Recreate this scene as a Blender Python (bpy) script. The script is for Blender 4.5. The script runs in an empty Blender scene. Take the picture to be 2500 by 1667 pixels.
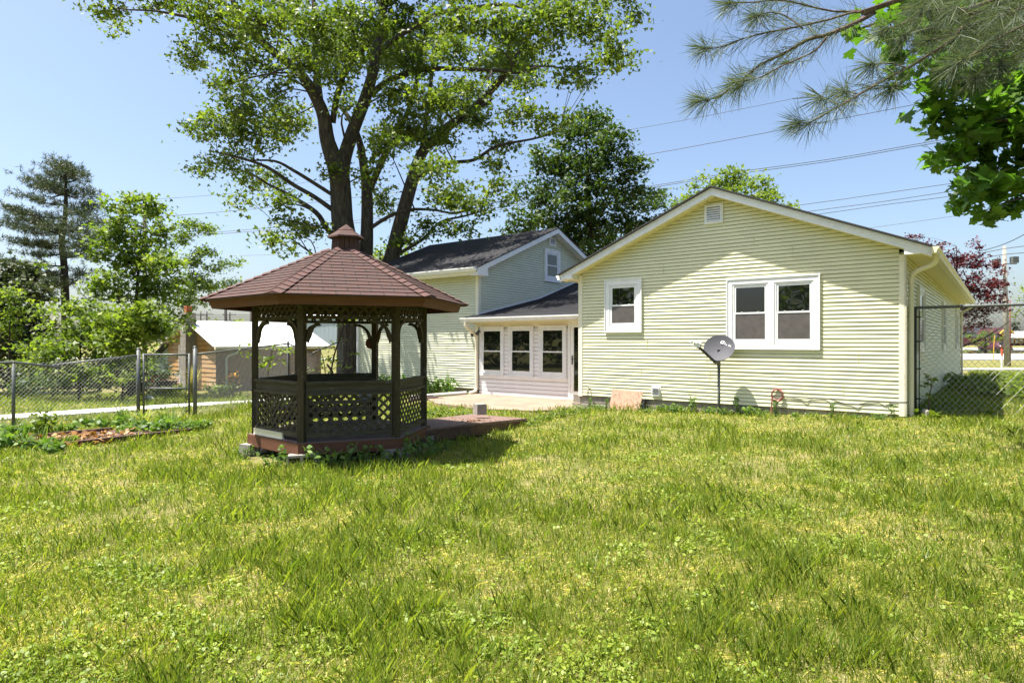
import bpy, bmesh, math, random
import numpy as np
from mathutils import Vector, Matrix
R = math.radians
rng = np.random.default_rng(7)
random.seed(7)
S = bpy.context.scene
COL = S.collection

# ------------------------------------------------------------------ camera, sky, sun, exposure
FPX, CX, CY, EYE = 1524.0, 1250.0, 833.0, 1.5
cam = bpy.data.cameras.new('camera')
cam.sensor_width = 36.0
cam.lens = 36.0 * FPX / 2500.0
cam.clip_start = 0.05
cam.clip_end = 3000
cam_ob = bpy.data.objects.new('camera', cam)
COL.objects.link(cam_ob)
cam_ob.location = (0, 0, EYE)
cam_ob.rotation_euler = (R(90), 0, 0)
S.camera = cam_ob

SUN = Vector((-0.3636, -0.0244, 0.931)).normalized()
EL = math.asin(SUN.z)
AZ = math.atan2(SUN.x, SUN.y)
W = bpy.data.worlds.new('World')
S.world = W
W.use_nodes = True
wt = W.node_tree
bg = wt.nodes['Background']
sky = wt.nodes.new('ShaderNodeTexSky')
sky.sky_type = 'NISHITA'
sky.sun_disc = False
sky.sun_elevation = EL
sky.sun_rotation = AZ % (2 * math.pi)
sky.air_density = 1.0
sky.dust_density = 2.6
sky.ozone_density = 2.2
wt.links.new(sky.outputs[0], bg.inputs[0])
bg.inputs[1].default_value = 0.088
sl = bpy.data.lights.new('sun', 'SUN')
sl.energy = 5.0
sl.angle = R(0.5)
sl.color = (1.0, 0.95, 0.86)
so = bpy.data.objects.new('sun', sl)
COL.objects.link(so)
so.rotation_euler = SUN.to_track_quat('Z', 'Y').to_euler()
so.location = (-20, 0, 40)
vs = S.view_settings
vs.view_transform = 'Standard'
vs.look = 'None'
vs.exposure = 1.42
vs.gamma = 1.0
vs.use_curve_mapping = False
S.cycles.max_bounces = 8
S.cycles.transparent_max_bounces = 8
S.cycles.caustics_reflective = False
S.cycles.caustics_refractive = False

# ------------------------------------------------------------------ helpers
def at(px, py, Y):
    return Vector(((px - CX) / FPX * Y, Y, EYE + (CY - py) / FPX * Y))

def tag(o, label=None, cat=None, group=None, kind=None):
    if label: o['label'] = label
    if cat: o['category'] = cat
    if group: o['group'] = group
    if kind: o['kind'] = kind
    return o

def empty(name, loc=(0, 0, 0), rz=0, label=None, cat=None, group=None):
    o = bpy.data.objects.new(name, None)
    o.empty_display_size = 0.2
    COL.objects.link(o)
    o.location = loc
    o.rotation_euler = (0, 0, rz)
    return tag(o, label, cat, group)

def link(name, me, parent=None):
    o = bpy.data.objects.new(name, me)
    COL.objects.link(o)
    if parent is not None:
        o.parent = parent
        pl = Vector((0, 0, 0))
        p = parent
        while p is not None:
            pl = pl + Vector(p.location)
            p = p.parent
        me.transform(Matrix.Translation(-pl))     # meshes are written in world metres; parents carry only a location here
    return o

class MB:
    def __init__(s):
        s.v = []; s.f = []; s.uv = []
    def add(s, vs_, fs, uvs=None):
        n = len(s.v)
        s.v.extend([tuple(p) for p in vs_])
        for i, f in enumerate(fs):
            s.f.append([n + k for k in f])
            s.uv.append(uvs[i] if uvs else None)
    def quad(s, a, b, c, d, uv=None):
        s.add([a, b, c, d], [(0, 1, 2, 3)], [uv] if uv else None)
    def hexa(s, p):      # p: 8 corners, bottom ring 0-3, top ring 4-7
        s.add(p, [(3, 2, 1, 0), (4, 5, 6, 7), (0, 1, 5, 4), (1, 2, 6, 5), (2, 3, 7, 6), (3, 0, 4, 7)])
    def box(s, x0, x1, y0, y1, z0, z1):
        s.hexa([(x0, y0, z0), (x1, y0, z0), (x1, y1, z0), (x0, y1, z0), (x0, y0, z1), (x1, y0, z1), (x1, y1, z1), (x0, y1, z1)])
    def fbox(s, F, a0, a1, n0, n1, z0, z1):
        P = F.P
        s.hexa([P(a0, n1, z0), P(a1, n1, z0), P(a1, n0, z0), P(a0, n0, z0), P(a0, n1, z1), P(a1, n1, z1), P(a1, n0, z1), P(a0, n0, z1)])
    def bar(s, p, q, w, h, up=(0, 0, 1)):   # rectangular bar from p to q
        p = Vector(p); q = Vector(q)
        d = (q - p).normalized()
        up = Vector(up)
        if abs(d.dot(up)) > 0.98: up = Vector((1, 0, 0))
        x = d.cross(up).normalized() * (w / 2)
        y = x.cross(d).normalized() * (h / 2)
        s.hexa([p - x - y, p + x - y, q + x - y, q - x - y, p - x + y, p + x + y, q + x + y, q - x + y])
    def tube(s, pts, rad, n=8, cap=True):
        pts = [Vector(p) for p in pts]
        if not hasattr(rad, '__len__'): rad = [rad] * len(pts)
        k0 = len(s.v)
        t0 = (pts[1] - pts[0]).normalized()
        ref = Vector((0, 0, 1)) if abs(t0.z) < 0.9 else Vector((1, 0, 0))
        x = t0.cross(ref).normalized()
        for i, p in enumerate(pts):
            a = pts[max(i - 1, 0)]; b = pts[min(i + 1, len(pts) - 1)]
            t = (b - a).normalized()
            x = (x - t * x.dot(t))
            if x.length < 1e-6: x = t.orthogonal()
            x.normalize()
            y = t.cross(x)
            for j in range(n):
                an = 2 * math.pi * j / n
                s.v.append(tuple(p + (x * math.cos(an) + y * math.sin(an)) * rad[i]))
        for i in range(len(pts) - 1):
            for j in range(n):
                a = k0 + i * n + j; b = k0 + i * n + (j + 1) % n
                s.f.append([a, b, b + n, a + n]); s.uv.append(None)
        if cap:
            s.f.append([k0 + j for j in range(n)][::-1]); s.uv.append(None)
            e = k0 + (len(pts) - 1) * n
            s.f.append([e + j for j in range(n)]); s.uv.append(None)
    def disc(s, c, r, z0, z1, n=24):
        a = [(c[0] + r * math.cos(2 * math.pi * i / n), c[1] + r * math.sin(2 * math.pi * i / n)) for i in range(n)]
        s.add([(x, y, z0) for x, y in a] + [(x, y, z1) for x, y in a],
              [list(range(n))[::-1], list(range(n, 2 * n))] + [(i, (i + 1) % n, n + (i + 1) % n, n + i) for i in range(n)])
    def prism(s, poly, z0, z1):
        n = len(poly)
        s.add([(x, y, z0) for x, y in poly] + [(x, y, z1) for x, y in poly],
              [list(range(n))[::-1], list(range(n, 2 * n))] + [(i, (i + 1) % n, n + (i + 1) % n, n + i) for i in range(n)])
    def build(s, name, mat, parent=None, smooth=False):
        me = bpy.data.meshes.new(name)
        me.from_pydata(s.v, [], s.f)
        if any(u is not None for u in s.uv):
            ul = me.uv_layers.new(name='UVMap')
            k = 0
            for f, u in zip(s.f, s.uv):
                for j in range(len(f)):
                    ul.data[k].uv = u[j] if u else (0, 0)
                    k += 1
        me.materials.append(mat)
        if smooth:
            me.polygons.foreach_set('use_smooth', [True] * len(me.polygons))
        me.update()
        return link(name, me, parent)

class Frame:           # a wall plane: a along the wall, n outwards, z up
    def __init__(s, o, a, n):
        s.o, s.a, s.n = o, a, n
    def P(s, a, n, z):
        return (s.o[0] + s.a[0] * a + s.n[0] * n, s.o[1] + s.a[1] * a + s.n[1] * n, z)

def npmesh(name, V, k, mat, parent=None, tint=None, smooth=False):
    """V: (faces*k, 3) vertices, k per face; tint per vertex"""
    V = np.asarray(V, dtype=np.float32).reshape(-1, 3)
    n = len(V); nf = n // k
    me = bpy.data.meshes.new(name)
    me.vertices.add(n); me.vertices.foreach_set('co', V.ravel())
    me.loops.add(n); me.loops.foreach_set('vertex_index', np.arange(n, dtype=np.int32))
    me.polygons.add(nf)
    me.polygons.foreach_set('loop_start', np.arange(0, n, k, dtype=np.int32))
    try: me.polygons.foreach_set('loop_total', np.full(nf, k, dtype=np.int32))
    except Exception: pass
    if tint is not None:
        at_ = me.attributes.new('tint', 'FLOAT', 'POINT')
        at_.data.foreach_set('value', np.asarray(tint, dtype=np.float32))
    me.materials.append(mat)
    if smooth: me.polygons.foreach_set('use_smooth', np.ones(nf, dtype=bool))
    me.update(calc_edges=True)
    return link(name, me, parent)

# value noise on a lattice, used for lawn patchiness and height
_NZ = np.random.default_rng(3).random((257, 257))
def vnoise(x, y, sc):
    x = np.asarray(x, float) / sc + 100.37; y = np.asarray(y, float) / sc + 57.11
    xi = np.floor(x).astype(int); yi = np.floor(y).astype(int)
    fx = x - xi; fy = y - yi
    fx = fx * fx * (3 - 2 * fx); fy = fy * fy * (3 - 2 * fy)
    g = lambda a, b: _NZ[a % 256, b % 256]
    return (g(xi, yi) * (1 - fx) + g(xi + 1, yi) * fx) * (1 - fy) + (g(xi, yi + 1) * (1 - fx) + g(xi + 1, yi + 1) * fx) * fy

def sstep(a, b, x):
    t = np.clip((np.asarray(x, float) - a) / (b - a), 0, 1)
    return t * t * (3 - 2 * t)

def gh(x, y):            # height of the ground
    x = np.asarray(x, float); y = np.asarray(y, float)
    h = np.clip(-0.13 + 0.048 * (x - 1.6), -0.13, 0.14)
    h = h - sstep(20, 32, y) * np.clip(h + 0.1, 0, 1)
    h = h - 0.47 * sstep(14, 25, y) * sstep(-4, -8, x)
    h = h + 1.5 * sstep(45, 115, y) * sstep(5, -5, x)
    h = h + 0.7 * sstep(80, 150, y) * sstep(-5, 5, x)
    return h

def ghf(x, y): return float(gh(x, y))

# ------------------------------------------------------------------ materials
def newmat(name):
    m = bpy.data.materials.new(name)
    m.use_nodes = True
    nt = m.node_tree
    return m, nt, nt.nodes['Principled BSDF'], nt.nodes['Material Output']

def setspec(b, v):
    if 'Specular IOR Level' in b.inputs: b.inputs['Specular IOR Level'].default_value = v

def ramp(nt, stops, interp='LINEAR'):
    r = nt.nodes.new('ShaderNodeValToRGB')
    cr = r.color_ramp
    cr.interpolation = interp
    cr.elements[0].position = stops[0][0]; cr.elements[0].color = (*stops[0][1], 1)
    cr.elements[1].position = stops[-1][0]; cr.elements[1].color = (*stops[-1][1], 1)
    for p, c in stops[1:-1]:
        e = cr.elements.new(p); e.color = (*c, 1)
    return r

def noise_node(nt, scale, detail=4, rough=0.55, vec=None, stretch=None):
    n = nt.nodes.new('ShaderNodeTexNoise')
    n.inputs['Scale'].default_value = scale
    n.inputs['Detail'].default_value = detail
    n.inputs['Roughness'].default_value = rough
    if vec is None:
        g = nt.nodes.new('ShaderNodeNewGeometry')
        vec = g.outputs['Position']
    if stretch:
        mp = nt.nodes.new('ShaderNodeMapping')
        mp.inputs['Scale'].default_value = stretch
        nt.links.new(vec, mp.inputs['Vector'])
        vec = mp.outputs[0]
    nt.links.new(vec, n.inputs['Vector'])
    return n

def mat(name, c1, c2=None, scale=6.0, rough=0.6, bump=0.0, bscale=None, spec=0.4, metal=0.0, stretch=None, lo=0.35, hi=0.65, dirt=None):
    m, nt, b, out = newmat(name)
    c2 = c2 or tuple(x * 0.82 for x in c1)
    n = noise_node(nt, scale, 5, 0.6, None, stretch)
    r = ramp(nt, [(lo, c1), (hi, c2)])
    nt.links.new(n.outputs[0], r.inputs[0])
    src = r.outputs[0]
    if dirt:
        n2 = noise_node(nt, dirt[1], 6, 0.7)
        r2 = ramp(nt, [(dirt[2], (0, 0, 0)), (dirt[2] + 0.18, (1, 1, 1))])
        nt.links.new(n2.outputs[0], r2.inputs[0])
        mx = nt.nodes.new('ShaderNodeMixRGB')
        mx.inputs[2].default_value = (*dirt[0], 1)
        nt.links.new(r2.outputs[0], mx.inputs[0]); nt.links.new(src, mx.inputs[1])
        src = mx.outputs[0]
    nt.links.new(src, b.inputs['Base Color'])
    b.inputs['Roughness'].default_value = rough
    b.inputs['Metallic'].default_value = metal
    setspec(b, spec)
    if bump:
        n3 = noise_node(nt, bscale or scale * 4, 4, 0.6, None, stretch)
        bp = nt.nodes.new('ShaderNodeBump')
        bp.inputs['Strength'].default_value = bump
        bp.inputs['Distance'].default_value = 0.02
        nt.links.new(n3.outputs[0], bp.inputs['Height'])
        nt.links.new(bp.outputs[0], b.inputs['Normal'])
    return m

def leafmat(name, stops, trans=0.4, tcol=1.6, rough=0.5, spec=0.35):
    m, nt, b, out = newmat(name)
    a = nt.nodes.new('ShaderNodeAttribute'); a.attribute_name = 'tint'
    r = ramp(nt, stops)
    nt.links.new(a.outputs['Fac'], r.inputs[0])
    nt.links.new(r.outputs[0], b.inputs['Base Color'])
    b.inputs['Roughness'].default_value = rough
    setspec(b, spec)
    tr = nt.nodes.new('ShaderNodeBsdfTranslucent')
    g = nt.nodes.new('ShaderNodeMixRGB'); g.blend_type = 'MULTIPLY'; g.inputs[0].default_value = 1
    g.inputs[2].default_value = (tcol * 1.05, tcol * 1.15, tcol * 0.5, 1)
    nt.links.new(r.outputs[0], g.inputs[1]); nt.links.new(g.outputs[0], tr.inputs['Color'])
    mx = nt.nodes.new('ShaderNodeMixShader'); mx.inputs[0].default_value = trans
    nt.links.new(b.outputs[0], mx.inputs[1]); nt.links.new(tr.outputs[0], mx.inputs[2])
    nt.links.new(mx.outputs[0], out.inputs['Surface'])
    return m

def glassmat(name, base=(0.006, 0.008, 0.007), ior=1.65):
    m, nt, b, out = newmat(name)
    b.inputs['Base Color'].default_value = (*base, 1)
    b.inputs['Roughness'].default_value = 0.015
    b.inputs['IOR'].default_value = ior
    n = noise_node(nt, 1.3, 2, 0.5)
    bp = nt.nodes.new('ShaderNodeBump'); bp.inputs['Strength'].default_value = 0.06; bp.inputs['Distance'].default_value = 0.05
    nt.links.new(n.outputs[0], bp.inputs['Height']); nt.links.new(bp.outputs[0], b.inputs['Normal'])
    return m

def shinglemat(name, c1, c2, c3, bw=0.30, bh=0.125, uv=True, gap=(0.01, 0.01, 0.01)):
    m, nt, b, out = newmat(name)
    br = nt.nodes.new('ShaderNodeTexBrick')
    br.inputs['Color1'].default_value = (*c1, 1); br.inputs['Color2'].default_value = (*c2, 1)
    br.inputs['Mortar'].default_value = (*gap, 1)
    br.inputs['Scale'].default_value = 1.0
    br.inputs['Mortar Size'].default_value = 0.006
    br.inputs['Brick Width'].default_value = bw; br.inputs['Row Height'].default_value = bh
    tc = nt.nodes.new('ShaderNodeUVMap'); tc.uv_map = 'UVMap'
    nt.links.new(tc.outputs[0], br.inputs['Vector'])
    n = noise_node(nt, 9, 5, 0.7)
    r = ramp(nt, [(0.38, (0, 0, 0)), (0.66, (1, 1, 1))])
    nt.links.new(n.outputs[0], r.inputs[0])
    mx = nt.nodes.new('ShaderNodeMixRGB'); mx.inputs[2].default_value = (*c3, 1)
    sc = nt.nodes.new('ShaderNodeMath'); sc.operation = 'MULTIPLY'; sc.inputs[1].default_value = 0.5
    nt.links.new(r.outputs[0], sc.inputs[0]); nt.links.new(sc.outputs[0], mx.inputs[0]); nt.links.new(br.outputs[0], mx.inputs[1])
    n2 = noise_node(nt, 160, 2, 0.8)
    r2 = ramp(nt, [(0.3, (0.55, 0.55, 0.55)), (0.75, (1.5, 1.5, 1.5))])
    nt.links.new(n2.outputs[0], r2.inputs[0])
    m2 = nt.nodes.new('ShaderNodeMixRGB'); m2.blend_type = 'MULTIPLY'; m2.inputs[0].default_value = 0.8
    nt.links.new(mx.outputs[0], m2.inputs[1]); nt.links.new(r2.outputs[0], m2.inputs[2])
    nt.links.new(m2.outputs[0], b.inputs['Base Color'])
    b.inputs['Roughness'].default_value = 0.85
    setspec(b, 0.25)
    bp = nt.nodes.new('ShaderNodeBump'); bp.inputs['Strength'].default_value = 0.5; bp.inputs['Distance'].default_value = 0.006
    nt.links.new(n2.outputs[0], bp.inputs['Height']); nt.links.new(bp.outputs[0], b.inputs['Normal'])
    return m

def woodmat(name, c1, c2, stretch=(3, 3, 30), rough=0.75, dirt=None, bump=0.25):
    m, nt, b, out = newmat(name)
    n = noise_node(nt, 3.0, 6, 0.65, None, stretch)
    r = ramp(nt, [(0.32, c1), (0.68, c2)])
    nt.links.new(n.outputs[0], r.inputs[0])
    src = r.outputs[0]
    if dirt:
        n2 = noise_node(nt, dirt[1], 6, 0.7)
        r2 = ramp(nt, [(dirt[2], (0, 0, 0)), (dirt[2] + 0.2, (1, 1, 1))])
        nt.links.new(n2.outputs[0], r2.inputs[0])
        mx = nt.nodes.new('ShaderNodeMixRGB'); mx.inputs[2].default_value = (*dirt[0], 1)
        nt.links.new(r2.outputs[0], mx.inputs[0]); nt.links.new(src, mx.inputs[1])
        src = mx.outputs[0]
    nt.links.new(src, b.inputs['Base Color'])
    b.inputs['Roughness'].default_value = rough
    setspec(b, 0.25)
    bp = nt.nodes.new('ShaderNodeBump'); bp.inputs['Strength'].default_value = bump; bp.inputs['Distance'].default_value = 0.006
    nt.links.new(n.outputs[0], bp.inputs['Height']); nt.links.new(bp.outputs[0], b.inputs['Normal'])
    return m

M = {}
M['siding'] = mat('yellow_siding', (0.71, 0.69, 0.455), (0.67, 0.65, 0.43), 2.2, 0.42, spec=0.4, dirt=((0.60, 0.58, 0.38), 1.1, 0.62))
M['wingsiding'] = mat('pale_green_siding', (0.62, 0.63, 0.47), (0.57, 0.58, 0.44), 2.2, 0.45, spec=0.35, dirt=((0.42, 0.43, 0.33), 1.3, 0.60))
M['trim'] = mat('white_trim', (0.80, 0.80, 0.80), (0.70, 0.71, 0.73), 5, 0.4, dirt=((0.55, 0.55, 0.52), 14, 0.66))
M['cream'] = mat('cream_trim', (0.78, 0.74, 0.60), (0.74, 0.70, 0.56), 3, 0.45)
M['soffit'] = mat('soffit', (0.78, 0.73, 0.52), (0.72, 0.67, 0.46), 3, 0.5)
M['porchwhite'] = mat('white_porch_siding', (0.82, 0.80, 0.79), (0.78, 0.76, 0.75), 3, 0.4)
M['porchcream'] = mat('porch_frieze', (0.78, 0.72, 0.60), (0.74, 0.68, 0.55), 3, 0.5)
M['glass'] = glassmat('window_glass')
M['screen'] = mat('insect_screen', (0.115, 0.10, 0.095), (0.085, 0.075, 0.072), 8, 0.35, spec=0.5)
M['block'] = mat('concrete_block', (0.30, 0.27, 0.22), (0.20, 0.18, 0.15), 9, 0.9, 0.5, 60, dirt=((0.13, 0.11, 0.07), 3, 0.55))
M['blockgrey'] = mat('grey_block', (0.34, 0.31, 0.28), (0.24, 0.22, 0.20), 14, 0.92, 0.6, 90)
M['concrete'] = mat('patio_concrete', (0.29, 0.215, 0.16), (0.22, 0.16, 0.118), 1.6, 0.85, 0.25, 40, dirt=((0.24, 0.17, 0.12), 1.3, 0.60))
M['path'] = mat('path_concrete', (0.62, 0.60, 0.58), (0.50, 0.48, 0.46), 2.0, 0.85, 0.2, 30)
M['charcoal'] = shinglemat('charcoal_shingles', (0.040, 0.039, 0.042), (0.056, 0.054, 0.058), (0.030, 0.030, 0.033), 0.33, 0.14)
M['redshingle'] = shinglemat('red_brown_shingles', (0.088, 0.046, 0.036), (0.066, 0.036, 0.030), (0.066, 0.050, 0.049))
M['redcap'] = mat('red_brown_cap_shingle', (0.115, 0.054, 0.043), (0.072, 0.043, 0.039), 7, 0.88, 0.4, 150)
M['oldwood'] = woodmat('weathered_green_wood', (0.068, 0.054, 0.027), (0.034, 0.028, 0.015), (4, 4, 0.7), dirt=((0.13, 0.125, 0.115), 5, 0.56))
M['railwood'] = woodmat('weathered_rail_wood', (0.085, 0.074, 0.046), (0.042, 0.037, 0.024), (1.0, 1.0, 12), dirt=((0.16, 0.155, 0.145), 7, 0.58))
M['redwood'] = woodmat('red_stained_board', (0.150, 0.066, 0.038), (0.100, 0.044, 0.026), (0.8, 0.8, 9), dirt=((0.085, 0.045, 0.03), 4, 0.58))
M['deckwood'] = woodmat('grey_deck_boards', (0.20, 0.155, 0.135), (0.125, 0.095, 0.085), (3, 3, 3), dirt=((0.08, 0.06, 0.055), 3, 0.55))
M['rampwood'] = woodmat('ramp_boards', (0.23, 0.155, 0.13), (0.14, 0.09, 0.075), (4, 4, 4), dirt=((0.11, 0.075, 0.065), 3.5, 0.57))
M['timber'] = woodmat('landscape_timber', (0.13, 0.075, 0.055), (0.06, 0.035, 0.028), (3, 3, 12))
M['galv'] = mat('galvanised_steel', (0.15, 0.16, 0.155), (0.09, 0.10, 0.095), 20, 0.5, metal=0.2)
M['wire'] = mat('galvanised_wire', (0.50, 0.50, 0.50), (0.40, 0.40, 0.40), 20, 0.4, metal=0.45)
M['darksteel'] = mat('dark_steel', (0.06, 0.06, 0.06), (0.04, 0.04, 0.04), 20, 0.45, metal=0.4)
M['black'] = mat('black_plastic', (0.015, 0.015, 0.016), (0.01, 0.01, 0.01), 10, 0.5)
M['white'] = mat('white_plastic', (0.82, 0.82, 0.82), (0.76, 0.76, 0.76), 10, 0.35)
M['dishgrey'] = mat('grey_dish_paint', (0.088, 0.088, 0.100), (0.078, 0.078, 0.090), 5, 0.65, spec=0.2)
M['bark'] = mat('maple_bark', (0.105, 0.088, 0.070), (0.040, 0.034, 0.028), 5, 0.95, 1.0, 9, stretch=(3.2, 3.2, 0.5), spec=0.1)
M['barkdark'] = mat('dark_bark', (0.06, 0.048, 0.038), (0.025, 0.02, 0.017), 8, 0.95, 0.8, 20, stretch=(2, 2, 0.6), spec=0.1)
M['barkpine'] = mat('pine_twig_bark', (0.17, 0.125, 0.10), (0.085, 0.065, 0.055), 30, 0.9, 0.5, 90, spec=0.15)
M['stem'] = mat('green_stem', (0.12, 0.16, 0.05), (0.09, 0.10, 0.04), 10, 0.6)
M['maple'] = leafmat('silver_maple_leaf', [(0, (0.035, 0.062, 0.012)), (0.5, (0.085, 0.125, 0.019)), (1, (0.21, 0.255, 0.036))], 0.34, 1.9)
M['maplenear'] = leafmat('norway_maple_leaf', [(0, (0.035, 0.085, 0.010)), (0.6, (0.06, 0.13, 0.014)), (1, (0.11, 0.18, 0.02))], 0.38, 2.4)
M['darkleaf'] = leafmat('dark_maple_leaf', [(0, (0.022, 0.048, 0.010)), (0.6, (0.048, 0.088, 0.016)), (1, (0.12, 0.17, 0.03))], 0.3, 1.5)
M['yellowleaf'] = leafmat('yellow_green_leaf', [(0, (0.065, 0.11, 0.014)), (0.6, (0.13, 0.18, 0.022)), (1, (0.24, 0.285, 0.04))], 0.42, 1.6)
M['thicket'] = leafmat('thicket_leaf', [(0, (0.045, 0.080, 0.014)), (0.55, (0.110, 0.160, 0.024)), (1, (0.24, 0.29, 0.04))], 0.40, 1.8)
M['redleaf'] = leafmat('japanese_maple_leaf', [(0, (0.035, 0.006, 0.012)), (0.6, (0.075, 0.010, 0.020)), (1, (0.15, 0.018, 0.028))], 0.35, 1.9)
M['needle'] = leafmat('pine_needle', [(0, (0.060, 0.085, 0.058)), (0.6, (0.11, 0.14, 0.09)), (1, (0.20, 0.22, 0.145))], 0.25, 1.2, 0.5, 0.25)
M['farneedle'] = leafmat('far_pine_needle', [(0, (0.030, 0.046, 0.022)), (0.6, (0.065, 0.085, 0.042)), (1, (0.13, 0.145, 0.075))], 0.2, 1.2)
M['grass'] = leafmat('grass_blade', [(0, (0.070, 0.120, 0.018)), (0.30, (0.145, 0.200, 0.027)), (0.55, (0.250, 0.285, 0.040)), (0.78, (0.37, 0.35, 0.085)), (1, (0.54, 0.44, 0.24))], 0.42, 1.6, 0.45, 0.4)
M['weed'] = leafmat('weed_leaf', [(0, (0.05, 0.11, 0.018)), (0.6, (0.10, 0.18, 0.03)), (1, (0.20, 0.28, 0.06))], 0.35, 1.5)
M['deadleaf'] = leafmat('dead_leaf', [(0, (0.10, 0.05, 0.02)), (0.6, (0.28, 0.13, 0.04)), (1, (0.45, 0.26, 0.10))], 0.2, 1.2)
M['mulch'] = mat('mulch', (0.17, 0.10, 0.08), (0.055, 0.032, 0.026), 26, 0.95, 1.0, 45)
M['osb'] = mat('strand_board', (0.46, 0.27, 0.19), (0.17, 0.085, 0.06), 30, 0.85, 0.2, 60, stretch=(1, 1, 0.35), lo=0.5, hi=0.68, dirt=((0.70, 0.62, 0.55), 3.5, 0.62))
M['asphalt'] = mat('light_asphalt', (0.42, 0.40, 0.40), (0.36, 0.345, 0.345), 1, 0.9)
M['redhose'] = mat('red_hose', (0.30, 0.09, 0.08), (0.22, 0.07, 0.06), 20, 0.45)
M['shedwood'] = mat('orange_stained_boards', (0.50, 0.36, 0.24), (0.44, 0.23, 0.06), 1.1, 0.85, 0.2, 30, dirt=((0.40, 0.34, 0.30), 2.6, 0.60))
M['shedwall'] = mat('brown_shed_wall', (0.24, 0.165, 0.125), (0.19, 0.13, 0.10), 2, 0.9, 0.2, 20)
M['whitemetal'] = mat('white_metal_roof', (0.80, 0.80, 0.80), (0.76, 0.76, 0.76), 3, 0.4)
M['bluemetal'] = mat('blue_grey_metal', (0.36, 0.42, 0.47), (0.34, 0.40, 0.45), 1, 0.55)
M['paleblue'] = mat('pale_metal_sheet', (0.56, 0.62, 0.60), (0.44, 0.50, 0.48), 4, 0.5, stretch=(6, 6, 0.5))
M['flue'] = mat('terracotta', (0.50, 0.16, 0.06), (0.40, 0.12, 0.05), 10, 0.8)
M['polewood'] = mat('utility_pole_wood', (0.36, 0.34, 0.29), (0.22, 0.21, 0.18), 8, 0.9, 0.5, 20, stretch=(3, 3, 0.4))
M['poledark'] = mat('dark_pole', (0.07, 0.06, 0.055), (0.05, 0.045, 0.04), 8, 0.9)
M['cable'] = mat('black_cable', (0.02, 0.02, 0.022), (0.015, 0.015, 0.016), 5, 0.6)

# ------------------------------------------------------------------ house frame (s along the gable wall, t away from it)
AX, AY = 7.013, 11.11
U = (-0.78636, 0.61777); V2 = (0.61777, 0.78636)
nU = (-U[0], -U[1]); nV = (-V2[0], -V2[1])
def HP(s, t, z): return (AX + s * U[0] + t * V2[0], AY + s * U[1] + t * V2[1], z)
def hframe(s, t, a, n):
    p = HP(s, t, 0)
    return Frame((p[0], p[1]), a, n)

# ------------------------------------------------------------------ ground
def ground_mat():
    m, nt, b, out = newmat('lawn_soil_and_thatch')
    n1 = noise_node(nt, 0.9, 6, 0.65)
    n2 = noise_node(nt, 9, 6, 0.75)
    r1 = ramp(nt, [(0.34, (0.105, 0.120, 0.026)), (0.50, (0.17, 0.175, 0.045)), (0.68, (0.34, 0.27, 0.145))])
    r2 = ramp(nt, [(0.34, (0.055, 0.058, 0.020)), (0.50, (0.16, 0.155, 0.05)), (0.70, (0.38, 0.30, 0.18))])
    nt.links.new(n1.outputs[0], r1.inputs[0]); nt.links.new(n2.outputs[0], r2.inputs[0])
    mx = nt.nodes.new('ShaderNodeMixRGB'); mx.inputs[0].default_value = 0.5
    nt.links.new(r1.outputs[0], mx.inputs[1]); nt.links.new(r2.outputs[0], mx.inputs[2])
    nt.links.new(mx.outputs[0], b.inputs['Base Color'])
    b.inputs['Roughness'].default_value = 0.95
    setspec(b, 0.1)
    n3 = noise_node(nt, 45, 4, 0.7)
    bp = nt.nodes.new('ShaderNodeBump'); bp.inputs['Strength'].default_value = 0.9; bp.inputs['Distance'].default_value = 0.03
    nt.links.new(n3.outputs[0], bp.inputs['Height']); nt.links.new(bp.outputs[0], b.inputs['Normal'])
    return m
M['ground'] = ground_mat()

def make_ground():
    xs = np.concatenate([np.linspace(-900, -60, 15), np.linspace(-50, -16, 18), np.arange(-15, 15.01, 0.25), np.linspace(16, 70, 28), np.linspace(80, 900, 15)])
    ys = np.concatenate([np.linspace(-300, -10, 10), np.arange(-8, 0.9, 1.0), np.arange(1, 30.01, 0.25), np.linspace(31, 160, 66), np.linspace(180, 1500, 15)])
    X, Y = np.meshgrid(xs, ys)
    Z = gh(X, Y) + (0.05 * (vnoise(X, Y, 0.9) - 0.5) + 0.03 * (vnoise(X, Y, 0.35) - 0.5)) * (Y < 32) * (np.abs(X) < 16)
    me = bpy.data.meshes.new('ground')
    nx, ny = len(xs), len(ys)
    idx = np.arange(nx * ny).reshape(ny, nx)
    q = np.stack([idx[:-1, :-1], idx[:-1, 1:], idx[1:, 1:], idx[1:, :-1]], -1).reshape(-1, 4)
    me.from_pydata(np.stack([X.ravel(), Y.ravel(), Z.ravel()], -1).tolist(), [], q.tolist())
    me.materials.append(M['ground'])
    me.polygons.foreach_set('use_smooth', [True] * len(me.polygons))
    o = link('ground', me)
    tag(o, 'grassy lawn ground with bare straw patches in front of the house', 'ground', kind='structure')
make_ground()

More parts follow.
